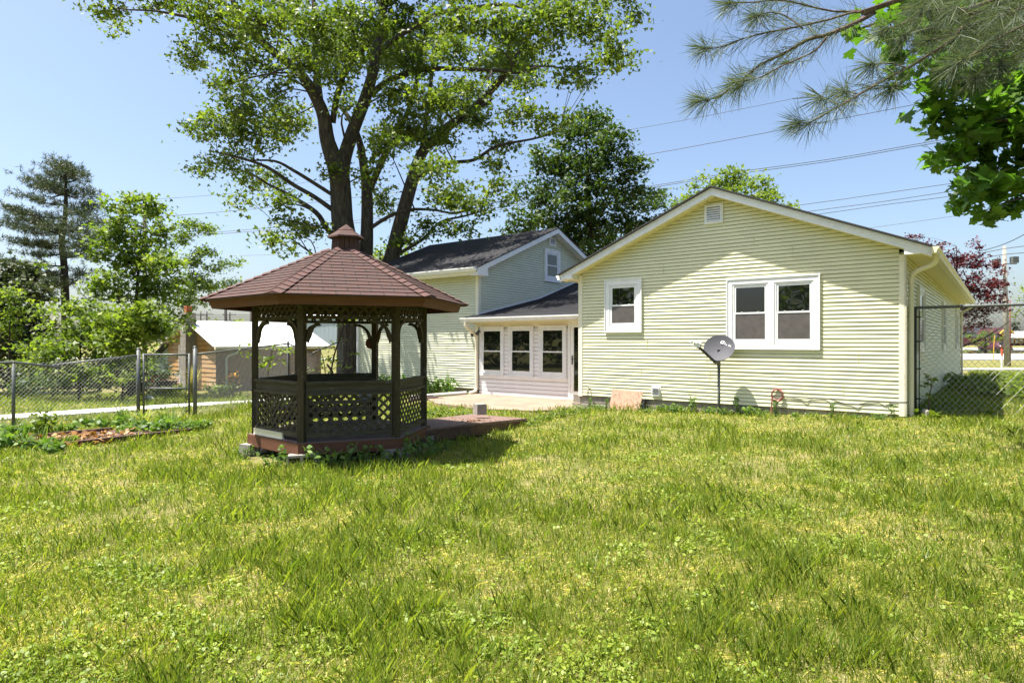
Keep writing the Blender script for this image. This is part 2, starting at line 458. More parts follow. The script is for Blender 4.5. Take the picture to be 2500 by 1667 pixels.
def strip(name, pts, w, mat_, label, cat, dz=0.03, kind='structure'):
    mb = MB()
    L = []
    for i, p in enumerate(pts):
        a = Vector(pts[max(i - 1, 0)]); b = Vector(pts[min(i + 1, len(pts) - 1)])
        d = (b - a).normalized(); n = Vector((-d.y, d.x)) * (w / 2)
        l = Vector(p) + n; r = Vector(p) - n
        z = ghf(p[0], p[1]) + dz
        L.append(((l.x, l.y, z), (r.x, r.y, z)))
    for (l0, r0), (l1, r1) in zip(L[:-1], L[1:]):
        mb.add([r0, r1, l1, l0, (r0[0], r0[1], r0[2] - .2), (r1[0], r1[1], r1[2] - .2), (l1[0], l1[1], l1[2] - .2), (l0[0], l0[1], l0[2] - .2)],
               [(0, 1, 2, 3), (0, 4, 5, 1), (2, 6, 7, 3)])
    o = mb.build(name, mat_)
    return tag(o, label, cat, kind=kind)

def dense(pts, n=10):
    out = []
    for a, b in zip(pts[:-1], pts[1:]):
        for i in range(n):
            f = i / n
            out.append((a[0] + (b[0] - a[0]) * f, a[1] + (b[1] - a[1]) * f))
    return out + [pts[-1]]

PATH = dense([(-14.5, 10.9), (-12.5, 12.0), (-10.75, 13.1), (-9.0, 15.0), (-7.6, 17.4), (-6.9, 20.0)], 8)
strip('path', PATH, 0.95, M['path'], 'pale concrete path crossing the grass behind the chain link fence', 'path', 0.045)
strip('road', dense([(-60, 66), (-6, 63)], 20), 3.0, M['path'], 'pale strip of road far behind the gazebo', 'road', 0.06)
strip('sidewalk', dense([(14, 35.4), (70, 35.4)], 20), 1.7, M['path'], 'pale pavement beyond the garden on the right', 'pavement', 0.05)
strip('street', dense([(22, 66), (140, 66)], 20), 26, M['asphalt'], 'wide sunlit street beyond the garden on the right', 'street', 0.06)
strip('parking_lot', dense([(40, 112), (200, 112)], 20), 44, M['asphalt'], 'pale car park in front of the restaurant', 'car park', 0.10)

# patio
mb = MB()
pp = [(6.86, 1.16), (11.2, 1.16), (11.2, -.9), (10.1, -1.7), (8.3, -2.0), (7.05, -1.6), (6.4, -.45), (6.86, 0.05)]
mb.prism([HP(s, t, 0)[:2] for s, t in pp], -0.3, -0.075)
tag(mb.build('patio', M['concrete']), 'stained concrete patio slab in front of the white porch', 'patio', kind='structure')

# mulch bed
mb = MB()
bed = [(-6.75, 9.65), (-5.75, 10.95), (-6.6, 11.5), (-7.1, 11.2), (-7.75, 10.4)]
mb.prism(bed, -0.3, -0.085)
tag(mb.build('mulch_bed', M['mulch']), 'dark bark mulch bed between landscape timbers by the fence', 'flower bed', kind='structure')

# ------------------------------------------------------------------ the house
house = empty('yellow_house', HP(3.41, 4, 0), label='yellow sided house with low gable, white porch and taller dark roofed wing', cat='house')

def lap_wall(mb, F, ext, z0, z1, course, depth, a_step=0.55, wav=0.0018, seams=()):
    k = 0
    z = z0
    while z < z1 - 0.004:
        zt = min(z + course, z1)
        e0 = ext(z); e1 = ext(zt)
        if e0 is None: break
        if e1 is None: e1 = ((e0[0] + e0[1]) / 2, (e0[0] + e0[1]) / 2 + .001)
        n = max(1, int((e0[1] - e0[0]) / a_step))
        ph = random.random() * 9
        for i in range(n):
            f0, f1 = i / n, (i + 1) / n
            def pt(f, top):
                e = e1 if top else e0
                a = e[0] + (e[1] - e[0]) * f
                w = wav * (math.sin(a * 1.7 + ph) + math.sin(a * 4.1 + ph * 2 + k))
                zz = (zt if top else z)
                return a, w, zz
            b0, b1, t1, t0 = pt(f0, 0), pt(f1, 0), pt(f1, 1), pt(f0, 1)
            P = F.P
            am0, am1 = b0[0] + (t0[0] - b0[0]) * .85, b1[0] + (t1[0] - b1[0]) * .85
            zm = b0[2] + (t0[2] - b0[2]) * .85
            dm = depth * .16
            mb.quad(P(b0[0], depth + b0[1], b0[2]), P(b1[0], depth + b1[1], b1[2]), P(am1, dm + b1[1] * .5, zm), P(am0, dm + b0[1] * .5, zm))
            mb.quad(P(am0, dm + b0[1] * .5, zm), P(am1, dm + b1[1] * .5, zm), P(am1, -.03, zm + .001), P(am0, -.03, zm + .001))
            mb.quad(P(am0, -.03, zm + .001), P(am1, -.03, zm + .001), P(t1[0], -.03, t1[2]), P(t0[0], -.03, t0[2]))
            mb.quad(P(b0[0], -0.03, b0[2] + .001), P(b1[0], -0.03, b1[2] + .001), P(b1[0], depth + b1[1], b1[2]), P(b0[0], depth + b0[1], b0[2]))
        k += 1
        z = zt
    for (a, zs, nc) in seams:
        zz = z0 + course * round((zs - z0) / course)
        mb.fbox(F, a, a + 0.004, 0.0, depth + .003, zz, zz + course * nc)

CO = 0.0762
FG = hframe(0, 0, U, nV)         # front gable: a = s
FS = hframe(0, 0, V2, nU)        # right side wall: a = t
FWL = hframe(0, 1.2, U, nV)      # long wall of the wing
FWG = hframe(11.16, 0, V2, nU)   # gable of the wing: a = t
FP = hframe(0, 1.2, U, nV)       # porch wall

ZB = 0.195
def ext_gable(z):
    h = (4.555 - z) / 0.4167
    if h <= 0.01: return None
    return (max(0.105, 3.41 - h), min(6.72, 3.41 + h))
mb = MB()
lap_wall(mb, FG, ext_gable, ZB, 4.55, CO, 0.016,
         seams=[(5.0, 1.36, 3), (5.15, 0.75, 2), (3.55, 0.62, 3), (3.62, 1.0, 3), (4.05, 2.75, 3), (5.0, 2.4, 2), (2.65, 3.45, 3), (1.9, 3.2, 3), (0.75, 1.1, 3), (1.0, 0.5, 3), (4.6, 3.0, 3)])
mb.quad(FG.P(0, -.05, ZB), FG.P(6.82, -.05, ZB), FG.P(6.82, -.05, 3.1), FG.P(0, -.05, 3.1))
mb.build('gable_wall', M['siding'], house)
mb = MB()
lap_wall(mb, FS, lambda z: (0.105, 18.0), ZB, 3.05, CO, 0.016, 0.45, 0.005)
mb.quad(FS.P(18, 0, ZB), FS.P(18, -6.8, ZB), FS.P(18, -6.8, 3.05), FS.P(18, 0, 3.05))
mb.build('side_wall', M['siding'], house)
mb = MB()      # hidden left and back walls of the low house
mb.quad(HP(6.80, 0.01, -.2), HP(6.80, 18, -.2), HP(6.80, 18, 3.1), HP(6.80, 0.01, 3.1))
mb.build('party_wall', M['siding'], house)
# corner boards
mb = MB()
mb.fbox(FG, -0.012, 0.105, -.03, 0.022, ZB - .03, 3.05); mb.fbox(FS, -0.022, 0.105, -.03, 0.012, ZB - .028, 3.04)
mb.build('corner_board', M['cream'], house)
mb = MB(); mb.fbox(FG, 6.72, 6.832, -.03, 0.022, ZB - .03, 3.12); mb.build('corner_board', M['cream'], house)
# foundation
mb = MB()
mb.fbox(FG, 0.02, 6.80, -0.22, -0.025, -0.5, ZB + .01)
mb.fbox(FS, 0.25, 17.9, -0.22, -0.025, -0.5, ZB + .01)
for i in range(17):
    mb.fbox(FG, 0.05 + i * 0.41, 0.05 + i * 0.41 + 0.395, -0.03, -0.018, 0.0, ZB)
    mb.fbox(FG, -0.12 + i * 0.41 + .2, -0.12 + i * 0.41 + 0.595, -0.03, -0.014, -0.21, -0.012)
mb.fbox(FG, 4.3, 5.0, -0.02, 0.05, -0.35, -0.03)
mb.fbox(FG, 5.95, 6.75, -0.02, 0.06, -0.35, -0.02)
mb.build('foundation', M['block'], house)

# roof of the low house
def slope_roof(mb, P0, P1, Q1, Q0, course=0.14, lift=0.010, wid=0.33, thick=0.02):
    """P0-P1 eave edge, Q0-Q1 ridge edge; laid in lapped courses"""
    P0, P1, Q0, Q1 = map(Vector, (P0, P1, Q0, Q1))
    nrm = (P1 - P0).cross(Q0 - P0).normalized()
    if nrm.z < 0: nrm = -nrm
    L = (Q0 - P0).length
    n = max(1, int(round(L / course)))
    wl = (P1 - P0).length
    d = (P1 - P0).normalized()
    for i in range(n):
        f0, f1 = i / n, (i + 1) / n
        a = P0.lerp(Q0, f0); b = P1.lerp(Q1, f0); c = P1.lerp(Q1, f1); e = P0.lerp(Q0, f1)
        ua = (a - P0).dot(d); ub = (b - P0).dot(d); uc = (c - P0).dot(d); ue = (e - P0).dot(d)
        v0 = i * course; v1 = (i + 1) * course
        mb.quad(a + nrm * lift, b + nrm * lift, c, e, [(ua, v0 + .004), (ub, v0 + .004), (uc, v1 - .004), (ue, v1 - .004)])
        mb.quad(a - nrm * .004, b - nrm * .004, b + nrm * lift, a + nrm * lift, [(ua, v0 + .07)] * 4)
    mb.quad(P1 - nrm * thick, P0 - nrm * thick, Q0 - nrm * thick, Q1 - nrm * thick, [(0, .07)] * 4)
    mb.quad(P0 - nrm * thick, P1 - nrm * thick, P1 + nrm * lift, P0 + nrm * lift, [(0, .07)] * 4)
    mb.quad(P0 - nrm * thick, P0 + nrm * lift, Q0 + nrm * lift, Q0 - nrm * thick, [(0, .07)] * 4)
    mb.quad(P1 - nrm * thick, P1 + nrm * lift, Q1 + nrm * lift, Q1 - nrm * thick, [(0, .07)] * 4)

RZ, SLP = 4.72, 0.4167
def rz(s): return RZ - abs(s - 3.41) * SLP
mb = MB()
for sE in (-0.40, 7.22):
    slope_roof(mb, HP(sE, -0.365, rz(sE)), HP(sE, 18.3, rz(sE)), HP(3.41, 18.3, RZ), HP(3.41, -0.365, RZ))
mb.build('roof', M['charcoal'], house)
# rake boards, soffits
mb = MB()
for sE in (-0.40, 7.19):
    z0 = rz(sE) - .028
    for (dz0, dz1, n0, n1) in ((-0.155, 0, .275, .30), (-0.05, 0, .30, .309)):
        a = [(sE, z0), (3.41, RZ - .028)]
        P = FG.P
        mb.hexa([P(a[0][0], n1, a[0][1] + dz0), P(a[1][0], n1, a[1][1] + dz0), P(a[1][0], n0, a[1][1] + dz0), P(a[0][0], n0, a[0][1] + dz0),
                 P(a[0][0], n1, a[0][1] + dz1), P(a[1][0], n1, a[1][1] + dz1), P(a[1][0], n0, a[1][1] + dz1), P(a[0][0], n0, a[0][1] + dz1)])
mb.build('rake_board', M['trim'], house)
mb = MB()
for sE in (-0.38, 7.19):
    a0 = (sE, rz(sE) - .165); a1 = (3.41, RZ - .165)
    nseg = 22
    for i in range(nseg):
        f0, f1 = i / nseg + .0012, (i + 1) / nseg - .0012
        q = [(a0[0] + (a1[0] - a0[0]) * f, a0[1] + (a1[1] - a0[1]) * f) for f in (f0, f1)]
        P = FG.P
        mb.hexa([P(q[0][0], .277, q[0][1]), P(q[1][0], .277, q[1][1]), P(q[1][0], 0.0, q[1][1]), P(q[0][0], 0.0, q[0][1]),
                 P(q[0][0], .277, q[0][1] + .012), P(q[1][0], .277, q[1][1] + .012), P(q[1][0], 0.0, q[1][1] + .012), P(q[0][0], 0.0, q[0][1] + .012)])
    # frieze trim under the soffit
    P = FG.P
    mb.hexa([P(a0[0], .022, a0[1] - .02), P(a1[0], .022, a1[1] - .02), P(a1[0], 0.0, a1[1] - .02), P(a0[0], 0.0, a0[1] - .02),
             P(a0[0], .022, a0[1] - .001), P(a1[0], .022, a1[1] - .001), P(a1[0], 0.0, a1[1] - .001), P(a0[0], 0.0, a0[1] - .001)])
# flat eave soffits
for i in range(60):
    t0 = -0.28 + i * 0.31
    mb.hexa([HP(-.36, t0, 3.02), HP(-.005, t0, 3.02), HP(-.005, t0 + .305, 3.02), HP(-.36, t0 + .305, 3.02), HP(-.36, t0, 3.04), HP(-.005, t0, 3.04), HP(-.005, t0 + .305, 3.04), HP(-.36, t0 + .305, 3.04)])
mb.hexa([HP(6.83, -.28, 3.02), HP(7.17, -.28, 3.02), HP(7.17, 18, 3.02), HP(6.83, 18, 3.02), HP(6.83, -.28, 3.04), HP(7.17, -.28, 3.04), HP(7.17, 18, 3.04), HP(6.83, 18, 3.04)])
mb.build('soffit', M['soffit'], house)
# boxed eave returns and fascia
mb = MB()
P = FG.P
for (sa, sb) in ((-.38, -.004), (7.17, 6.84)):
    zs, zb_ = rz(sa) - .18, rz(sb) - .18
    mb.hexa([P(sa, .305, 3.012), P(sb, .305, 3.012), P(sb, .27, 3.012), P(sa, .27, 3.012), P(sa, .305, max(zs, 3.02)), P(sb, .305, zb_), P(sb, .27, zb_), P(sa, .27, max(zs, 3.02))])
mb.hexa([P(6.84, .27, 3.012), P(6.86, .27, 3.012), P(6.86, 0.0, 3.012), P(6.84, 0.0, 3.012), P(6.84, .27, 3.14), P(6.86, .27, 3.14), P(6.86, 0.0, 3.14), P(6.84, 0.0, 3.14)])
for sa in (-.385, 7.175):
    mb.hexa([HP(sa - .012, -.3, 2.995), HP(sa + .012, -.3, 2.995), HP(sa + .012, 18.2, 2.995), HP(sa - .012, 18.2, 2.995),
             HP(sa - .012, -.3, 3.115), HP(sa + .012, -.3, 3.115), HP(sa + .012, 18.2, 3.115), HP(sa - .012, 18.2, 3.115)])
mb.build('eave_fascia', M['trim'], house)

def gutter(mb, fn, t0, t1, out, ztop, w=0.11, h=0.11):
    """K-style gutter: fn(offset, t, z) -> point; out = +1/-1 is handled by fn"""
    prof = [(0.0, ztop), (0.0, ztop - h), (w * .62, ztop - h), (w * .72, ztop - h * .55), (w, ztop - h * .28), (w, ztop), (w - .012, ztop), (w - .012, ztop - h * .25), (w * .68, ztop - h * .5), (w * .58, ztop - h + .008), (.006, ztop - h + .008), (.006, ztop)]
    n = len(prof)
    a = [fn(o, t0, z) for o, z in prof]; b = [fn(o, t1, z) for o, z in prof]
    mb.add(a + b, [(i, (i + 1) % n, n + (i + 1) % n, n + i) for i in range(n)])
    for tt in (t0, t1):
        q = [fn(o, tt, z) for o, z in prof[:6]]
        mb.add(q, [tuple(range(6))])

mb = MB()
gutter(mb, lambda o, t, z: HP(-.40 - o, t, z), -.31, 18.2, 1, 3.115)
mb.build('gutter', M['cream'], house)
mb = MB()
gutter(mb, lambda o, t, z: HP(7.19 + o, t, z), -.31, 18.2, 1, 3.115)
mb.build('gutter', M['trim'], house)

def downspout(pts, w, h, mt, parent):
    mb = MB()
    mb.tube(pts, [w * .58] * len(pts), 8)
    o = mb.build('downspout', mt, parent)
    return o
dsp = [HP(-.45, .02, 3.02), HP(-.45, .02, 2.93), HP(-.42, .06, 2.87), HP(-.35, .10, 2.83), HP(-.16, .16, 2.76), HP(-.085, .19, 2.70), HP(-.06, .2, 2.62), HP(-.06, .2, 1.0), HP(-.06, .2, .12)]
downspout(dsp, .075, .075, M['cream'], house)
downspout([HP(-.45, 17.8, 3.02), HP(-.45, 17.8, 2.9), HP(-.2, 17.85, 2.75), HP(-.06, 17.9, 2.65), HP(-.06, 17.9, .1)], .07, .07, M['cream'], house)

# windows
def ring(mb, F, a0, a1, z0, z1, w, n0, n1, wt=None, wb=None):
    wt = wt or w; wb = wb or w
    mb.fbox(F, a0, a0 + w, n0, n1, z0, z1); mb.fbox(F, a1 - w, a1, n0, n1, z0, z1)
    mb.fbox(F, a0 + w, a1 - w, n0, n1, z1 - wt, z1); mb.fbox(F, a0 + w, a1 - w, n0, n1, z0, z0 + wb)

def window(F, a0, a1, z0, z1, lights, parent, casing=.085, sash=.05, head=None, name='window', lower='screen', mullion=.10, rail_f=0.5):
    """outer casing a0..a1, z0..z1; lights = number of double-hung units side by side"""
    F = Frame((F.o[0] + F.n[0] * .012, F.o[1] + F.n[1] * .012), F.a, F.n)
    mb = MB()
    ring(mb, F, a0, a1, z0, z1, casing, -0.013, 0.032)
    ring(mb, F, a0 - .012, a1 + .012, z0 - .012, z1 + .012, .022, -0.012, 0.046)     # J-channel
    i0, i1 = a0 + casing, a1 - casing
    wu = (i1 - i0 - mullion * (lights - 1)) / lights
    for k in range(1, lights):
        m0 = i0 + k * wu + (k - 1) * mullion
        mb.fbox(F, m0, m0 + mullion, 0.004, 0.034, z0 + casing, z1 - casing)
    root = mb.build(name, M['trim'], parent)
    zc0, zc1 = z0 + casing, z1 - casing
    for k in range(lights):
        b0 = i0 + k * (wu + mullion); b1 = b0 + wu
        mb = MB()
        ring(mb, F, b0 + .004, b1 - .004, zc0 + .004, zc1 - .004, .028, 0.003, 0.024, wb=.05)
        zr = zc0 + (zc1 - zc0) * rail_f
        ring(mb, F, b0 + .033, b1 - .033, zr - .005, zc1 - .034, sash * .8, 0.003, 0.014, wb=.035)
        ring(mb, F, b0 + .033, b1 - .033, zc0 + .056, zr + .028, sash * .62, 0.003, 0.020, wt=.032, wb=.04)
        for aa in (.25, .75):
            x = b0 + .03 + (wu - .06) * aa
            mb.fbox(F, x - .02, x + .02, 0.008, 0.024, zr + .030, zr + .042)
        mb.build('sash', M['trim'], root)
        mb = MB()
        mb.fbox(F, b0 + .05, b1 - .05, -0.004, 0.0085 if 0 else 0.011, zr + .01, zc1 - .05)
        mb.build('pane', M['glass'], root)
        mb = MB()
        mb.fbox(F, b0 + .05, b1 - .05, -0.004, 0.0125, zc0 + .075, zr + .006)
        mb.build('insect_screen' if lower == 'screen' else 'pane', M['screen'] if lower == 'screen' else M['glass'], root)
    return root

window(FG, 5.135, 6.075, 1.72, 2.937, 1, house, casing=.115)
window(FG, 1.405, 3.172, 1.348, 2.784, 2, house, casing=.105, mullion=.12)
# metal drip cap over the double window
mb = MB()
mb.fbox(FG, 1.38, 3.19, 0.0, 0.055, 2.787, 2.800)
mb.build('drip_cap', M['trim'], house)
for (t0, t1, z0, z1) in ((1.75, 2.95, 1.30, 2.62), (8.2, 9.4, 1.25, 2.62), (14.6, 15.8, 1.25, 2.62)):
    window(FS, t0, t1, z0, z1, 1, house, casing=.09, lower='glass')

def louver(F, a0, a1, z0, z1, n, parent, name='gable_vent'):
    F = Frame((F.o[0] + F.n[0] * .012, F.o[1] + F.n[1] * .012), F.a, F.n)
    mb = MB()
    ring(mb, F, a0, a1, z0, z1, .045, -0.012, .035)
    ring(mb, F, a0 + .03, a1 - .03, z0 + .03, z1 - .03, .022, 0.0, .045)
    root = mb.build(name, M['trim'], parent)
    mb = MB()
    for i in range(n):
        za = z0 + .06 + (z1 - z0 - .12) * i / n; zb = za + (z1 - z0 - .12) / n
        P = F.P
        a, b = a0 + .05, a1 - .05
        mb.hexa([P(a, .036, za), P(b, .036, za), P(b, .004, zb - .012), P(a, .004, zb - .012), P(a, .036, za + .010), P(b, .036, za + .010), P(b, .004, zb), P(a, .004, zb)])
    mb.build('louver', M['trim'], root)
    mb = MB()
    mb.fbox(F, a0 + .05, a1 - .05, -.005, 0.006, z0 + .05, z1 - .05)
    mb.build('backing', M['black'], root)
    return root
louver(FG, 3.262, 3.658, 3.992, 4.400, 6, house)

# dryer vent, hose bib, cable on the wall
mb = MB()
mb.fbox(FG, 4.665, 4.885, 0.0, 0.02, 0.255, 0.50)
P = FG.P
mb.hexa([P(4.69, .085, .285), P(4.86, .085, .285), P(4.86, .02, .285), P(4.69, .02, .285), P(4.69, .06, .475), P(4.86, .06, .475), P(4.86, .02, .475), P(4.69, .02, .475)])
dv = mb.build('dryer_vent', M['white'], house)
mb = MB()
for z in (.33, .38, .43):
    mb.hexa([P(4.70, .094, z), P(4.85, .094, z), P(4.85, .07, z + .012), P(4.70, .07, z + .012), P(4.70, .094, z + .008), P(4.85, .094, z + .008), P(4.85, .07, z + .02), P(4.70, .07, z + .02)])
mb.build('flap', M['dishgrey'], dv)
mb = MB()
mb.tube([P(6.5, 0.0, .36), P(6.5, .07, .36), P(6.5, .11, .33), P(6.5, .115, .26), P(6.5, .115, .20)], .014, 6)
mb.tube([P(6.5, .07, .36), P(6.52, .09, .42)], .008, 5)
mb.tube([P(6.565, .10, .445), P(6.49, .09, .40)], .012, 5)
mb.build('faucet', M['galv'], house)
mb = MB()
pts = []
for i in range(25):
    a = 2.1 - i * .088
    pts.append(P(a, 0.022 + (.02 if i % 5 == 0 else 0), .425 - .10 * math.sin(math.pi * min(1, i / 24)) * (0.55 + .45 * math.sin(i * .55))))
pts.append(P(-.02, .026, .43))
mb.tube(pts, .007, 5)
mb.build('wall_cable', M['cable'], house)

# ---------------- porch
mb = MB()
def ext_porch(z): return (7.0, 11.12)
lap_wall(mb, FP, ext_porch, -0.075, 0.44, 0.1143, 0.008, 0.6, .0008)
lap_wall(mb, FP, ext_porch, 0.44, 1.86, 0.1143, 0.008, 0.6, .0008)
mb.fbox(FP, 6.8, 11.12, -.1, -.035, -.1, 2.1)
mb.build('porch_wall', M['porchwhite'], house)
mb = MB()
mb.fbox(FP, 6.83, 11.16, 0.0, 0.014, 1.93, 2.10)
mb.build('porch_frieze', M['porchcream'], house)
mb = MB()
mb.fbox(FP, 7.95, 11.05, 0.0, 0.035, .42, .505)
mb.build('window_ledge', M['porchwhite'], house)
for (a0, a1) in ((10.16, 11.045), (9.085, 9.955), (7.975, 8.865)):
    window(FP, a0, a1, .50, 1.93, 1, house, casing=.055, sash=.045, lower='glass', rail_f=.488)
# storm door
mb = MB()
ring(mb, FP, 6.86, 7.90, -.07, 2.07, .07, 0.004, .04, wb=.03)
ring(mb, FP, 6.935, 7.825, -.04, 2.0, .10, 0.006, .032, wt=.12, wb=.20)
door = mb.build('storm_door', M['white'], house)
mb = MB(); mb.fbox(FP, 7.03, 7.73, 0.0, .014, .15, 1.89); mb.build('pane', M['glass'], door)
mb = MB()
mb.fbox(FP, 7.75, 7.785, .03, .045, .88, 1.12); mb.tube([FP.P(7.768, .04, 1.03), FP.P(7.768, .085, 1.03), FP.P(7.65, .088, 1.03)], .009, 6)
mb.build('handle', M['darksteel'], door)
# porch roof: low slope that steepens near the top
mb = MB()
PR = lambda s, t: HP(s, t, 2.205 + .205 * (t - .72) + (0.11 * max(0, t - 4.4)))
for (t0, t1, s0, s1) in ((.72, 1.2, 6.83, 11.34), (1.2, 4.4, 6.83, 11.16), (4.4, 7.2, 6.83, 11.16)):
    slope_roof(mb, PR(s1, t0), PR(s0, t0), PR(s0, t1), PR(s1, t1))
mb.build('porch_roof', M['charcoal'], house)
mb = MB()      # flashing where the porch roof meets the wing
for (t0, t1) in ((1.2, 4.4), (4.4, 7.2)):
    a, b = Vector(PR(11.15, t0)), Vector(PR(11.15, t1))
    mb.bar(a + Vector((0, 0, .04)), b + Vector((0, 0, .04)), .02, .05)
mb.build('flashing', M['trim'], house)
mb = MB()
mb.hexa([HP(6.83, .74, 2.05), HP(11.30, .74, 2.05), HP(11.30, .76, 2.05), HP(6.83, .76, 2.05), HP(6.83, .74, 2.19), HP(11.30, .74, 2.19), HP(11.30, .76, 2.19), HP(6.83, .76, 2.19)])
mb.hexa([HP(6.83, .76, 2.055), HP(11.30, .76, 2.055), HP(11.30, 1.19, 2.055), HP(6.83, 1.19, 2.055), HP(6.83, .76, 2.07), HP(11.30, .76, 2.07), HP(11.30, 1.19, 2.07), HP(6.83, 1.19, 2.07)])
mb.build('porch_soffit', M['porchcream'], house)
mb = MB()
gutter(mb, lambda o, t, z: HP(t, .735 - o, z), 6.84, 11.40, 1, 2.20, .115, .115)
mb.build('gutter', M['trim'], house)
d2 = [HP(11.22, .68, 2.09), HP(11.22, .69, 1.98), HP(11.20, .78, 1.88), HP(11.18, .98, 1.76), HP(11.17, 1.08, 1.70), HP(11.165, 1.12, 1.60), HP(11.165, 1.12, .10), HP(11.17, 1.08, -.0), HP(11.22, .85, -.05)]
downspout(d2, .08, .08, M['porchcream'], house)
# spot lights on the corner
mb = MB()
c = Vector(FP.P(11.08, .03, 1.80))
mb.tube([c, Vector(FP.P(11.08, .09, 1.80))], .05, 12)
lampo = mb.build('floodlight', M['galv'], house)
for (da, dz) in ((-.06, -.03), (.09, -.05)):
    mb = MB()
    p0 = Vector(FP.P(11.08, .09, 1.80)); p1 = Vector(FP.P(11.08 + da, .16, 1.80 + dz)); p2 = Vector(FP.P(11.08 + da * 1.6, .25, 1.80 + dz * 2.4))
    mb.tube([p0, p1, p1, p2], [.014, .014, .03, .055], 10)
    mb.build('lamp_head', M['darksteel'], lampo)

# ---------------- wing
ZW = 0.07
mb = MB()
lap_wall(mb, FWL, lambda z: (11.26, 16.80), ZW, 3.52, CO, 0.016, 0.5, .003, seams=[(13.5, 2.4, 3), (12.4, 1.6, 3), (14.9, 1.9, 3)])
mb.build('wing_long_wall', M['wingsiding'], house)
WR, WT = 5.475, 5.1
def wz(t): return WR - abs(t - WT) * .413
def ext_wg(z):
    h = (WR - .17 - z) / .413
    if h <= .01: return None
    return (max(1.30, WT - h), min(9.0, WT + h))
mb = MB()
lap_wall(mb, FWG, ext_wg, 1.9, WR - .18, CO, .016, .6, .0015)
mb.quad(FWL.P(16.9, 0, -.2), FWL.P(16.9, -7.8, -.2), FWL.P(16.9, -7.8, 3.5), FWL.P(16.9, 0, 3.5))
mb.add([FWL.P(16.9, 0, 3.5), FWL.P(16.9, -7.8, 3.5), FWL.P(16.9, -3.9, 5.2)], [(0, 1, 2)])
mb.build('wing_gable_wall', M['wingsiding'], house)
mb = MB()
mb.fbox(FWL, 11.148, 11.26, 0, .02, ZW - .02, 3.52); mb.fbox(FWG, 1.18, 1.30, 0, .019, 1.9, 3.52)
mb.build('wing_corner_board', M['cream'], house)
mb = MB(); mb.fbox(FWL, 16.80, 16.92, 0, .02, ZW - .02, 3.52); mb.build('wing_corner_board', M['cream'], house)
mb = MB()
mb.fbox(FWL, 11.2, 16.85, -.2, -.025, -.6, ZW + .01)
mb.build('wing_foundation', M['block'], house)
mb = MB()
slope_roof(mb, HP(17.2, .78, wz(.78)), HP(10.84, .78, wz(.78)), HP(10.84, WT, WR), HP(17.2, WT, WR))
slope_roof(mb, HP(17.2, 9.42, wz(9.42)), HP(10.84, 9.42, wz(9.42)), HP(10.84, WT, WR), HP(17.2, WT, WR))
mb.build('wing_roof', M['charcoal'], house)
mb = MB()
P = FWG.P
for tE in (.82, 9.38):
    z0, z1 = wz(tE) - .03, WR - .03
    mb.hexa([P(tE, .30, z0 - .16), P(WT, .30, z1 - .16), P(WT, .275, z1 - .16), P(tE, .275, z0 - .16), P(tE, .30, z0), P(WT, .30, z1), P(WT, .275, z1), P(tE, .275, z0)])
    mb.hexa([P(tE, .275, z0 - .155), P(WT, .275, z1 - .155), P(WT, 0, z1 - .155), P(tE, 0, z0 - .155), P(tE, .275, z0 - .145), P(WT, .275, z1 - .145), P(WT, 0, z1 - .145), P(tE, 0, z0 - .145)])
mb.hexa([P(.80, .305, 3.47), P(1.30, .305, 3.47), P(1.30, .02, 3.47), P(.80, .02, 3.47), P(.80, .305, wz(.80) - .17), P(1.30, .305, wz(1.3) - .17), P(1.30, .02, wz(1.3) - .17), P(.80, .02, wz(.80) - .17)])
mb.build('wing_rake_board', M['trim'], house)
mb = MB()
mb.hexa([HP(10.9, .80, 3.50), HP(17.1, .80, 3.50), HP(17.1, .825, 3.50), HP(10.9, .825, 3.50), HP(10.9, .80, 3.69), HP(17.1, .80, 3.69), HP(17.1, .825, 3.69), HP(10.9, .825, 3.69)])
mb.hexa([HP(10.9, .825, 3.505), HP(17.1, .825, 3.505), HP(17.1, 1.19, 3.505), HP(10.9, 1.19, 3.505), HP(10.9, .825, 3.52), HP(17.1, .825, 3.52), HP(17.1, 1.19, 3.52), HP(10.9, 1.19, 3.52)])
mb.build('wing_soffit', M['cream'], house)
mb = MB()
gutter(mb, lambda o, t, z: HP(t, .798 - o, z), 10.87, 17.15, 1, 3.70, .11, .11)
mb.build('gutter', M['trim'], house)
window(FWG, 4.655, 5.585, 3.60, 4.72, 1, house, casing=.10, lower='glass', rail_f=.49)
louver(FWG, 4.925, 5.33, 4.86, 5.16, 6, house)
downspout([HP(16.86, .74, 3.6), HP(16.86, .76, 3.45), HP(16.86, 1.1, 3.2), HP(16.86, 1.14, 3.0), HP(16.86, 1.14, 0.0)], .075, .075, M['trim'], house)

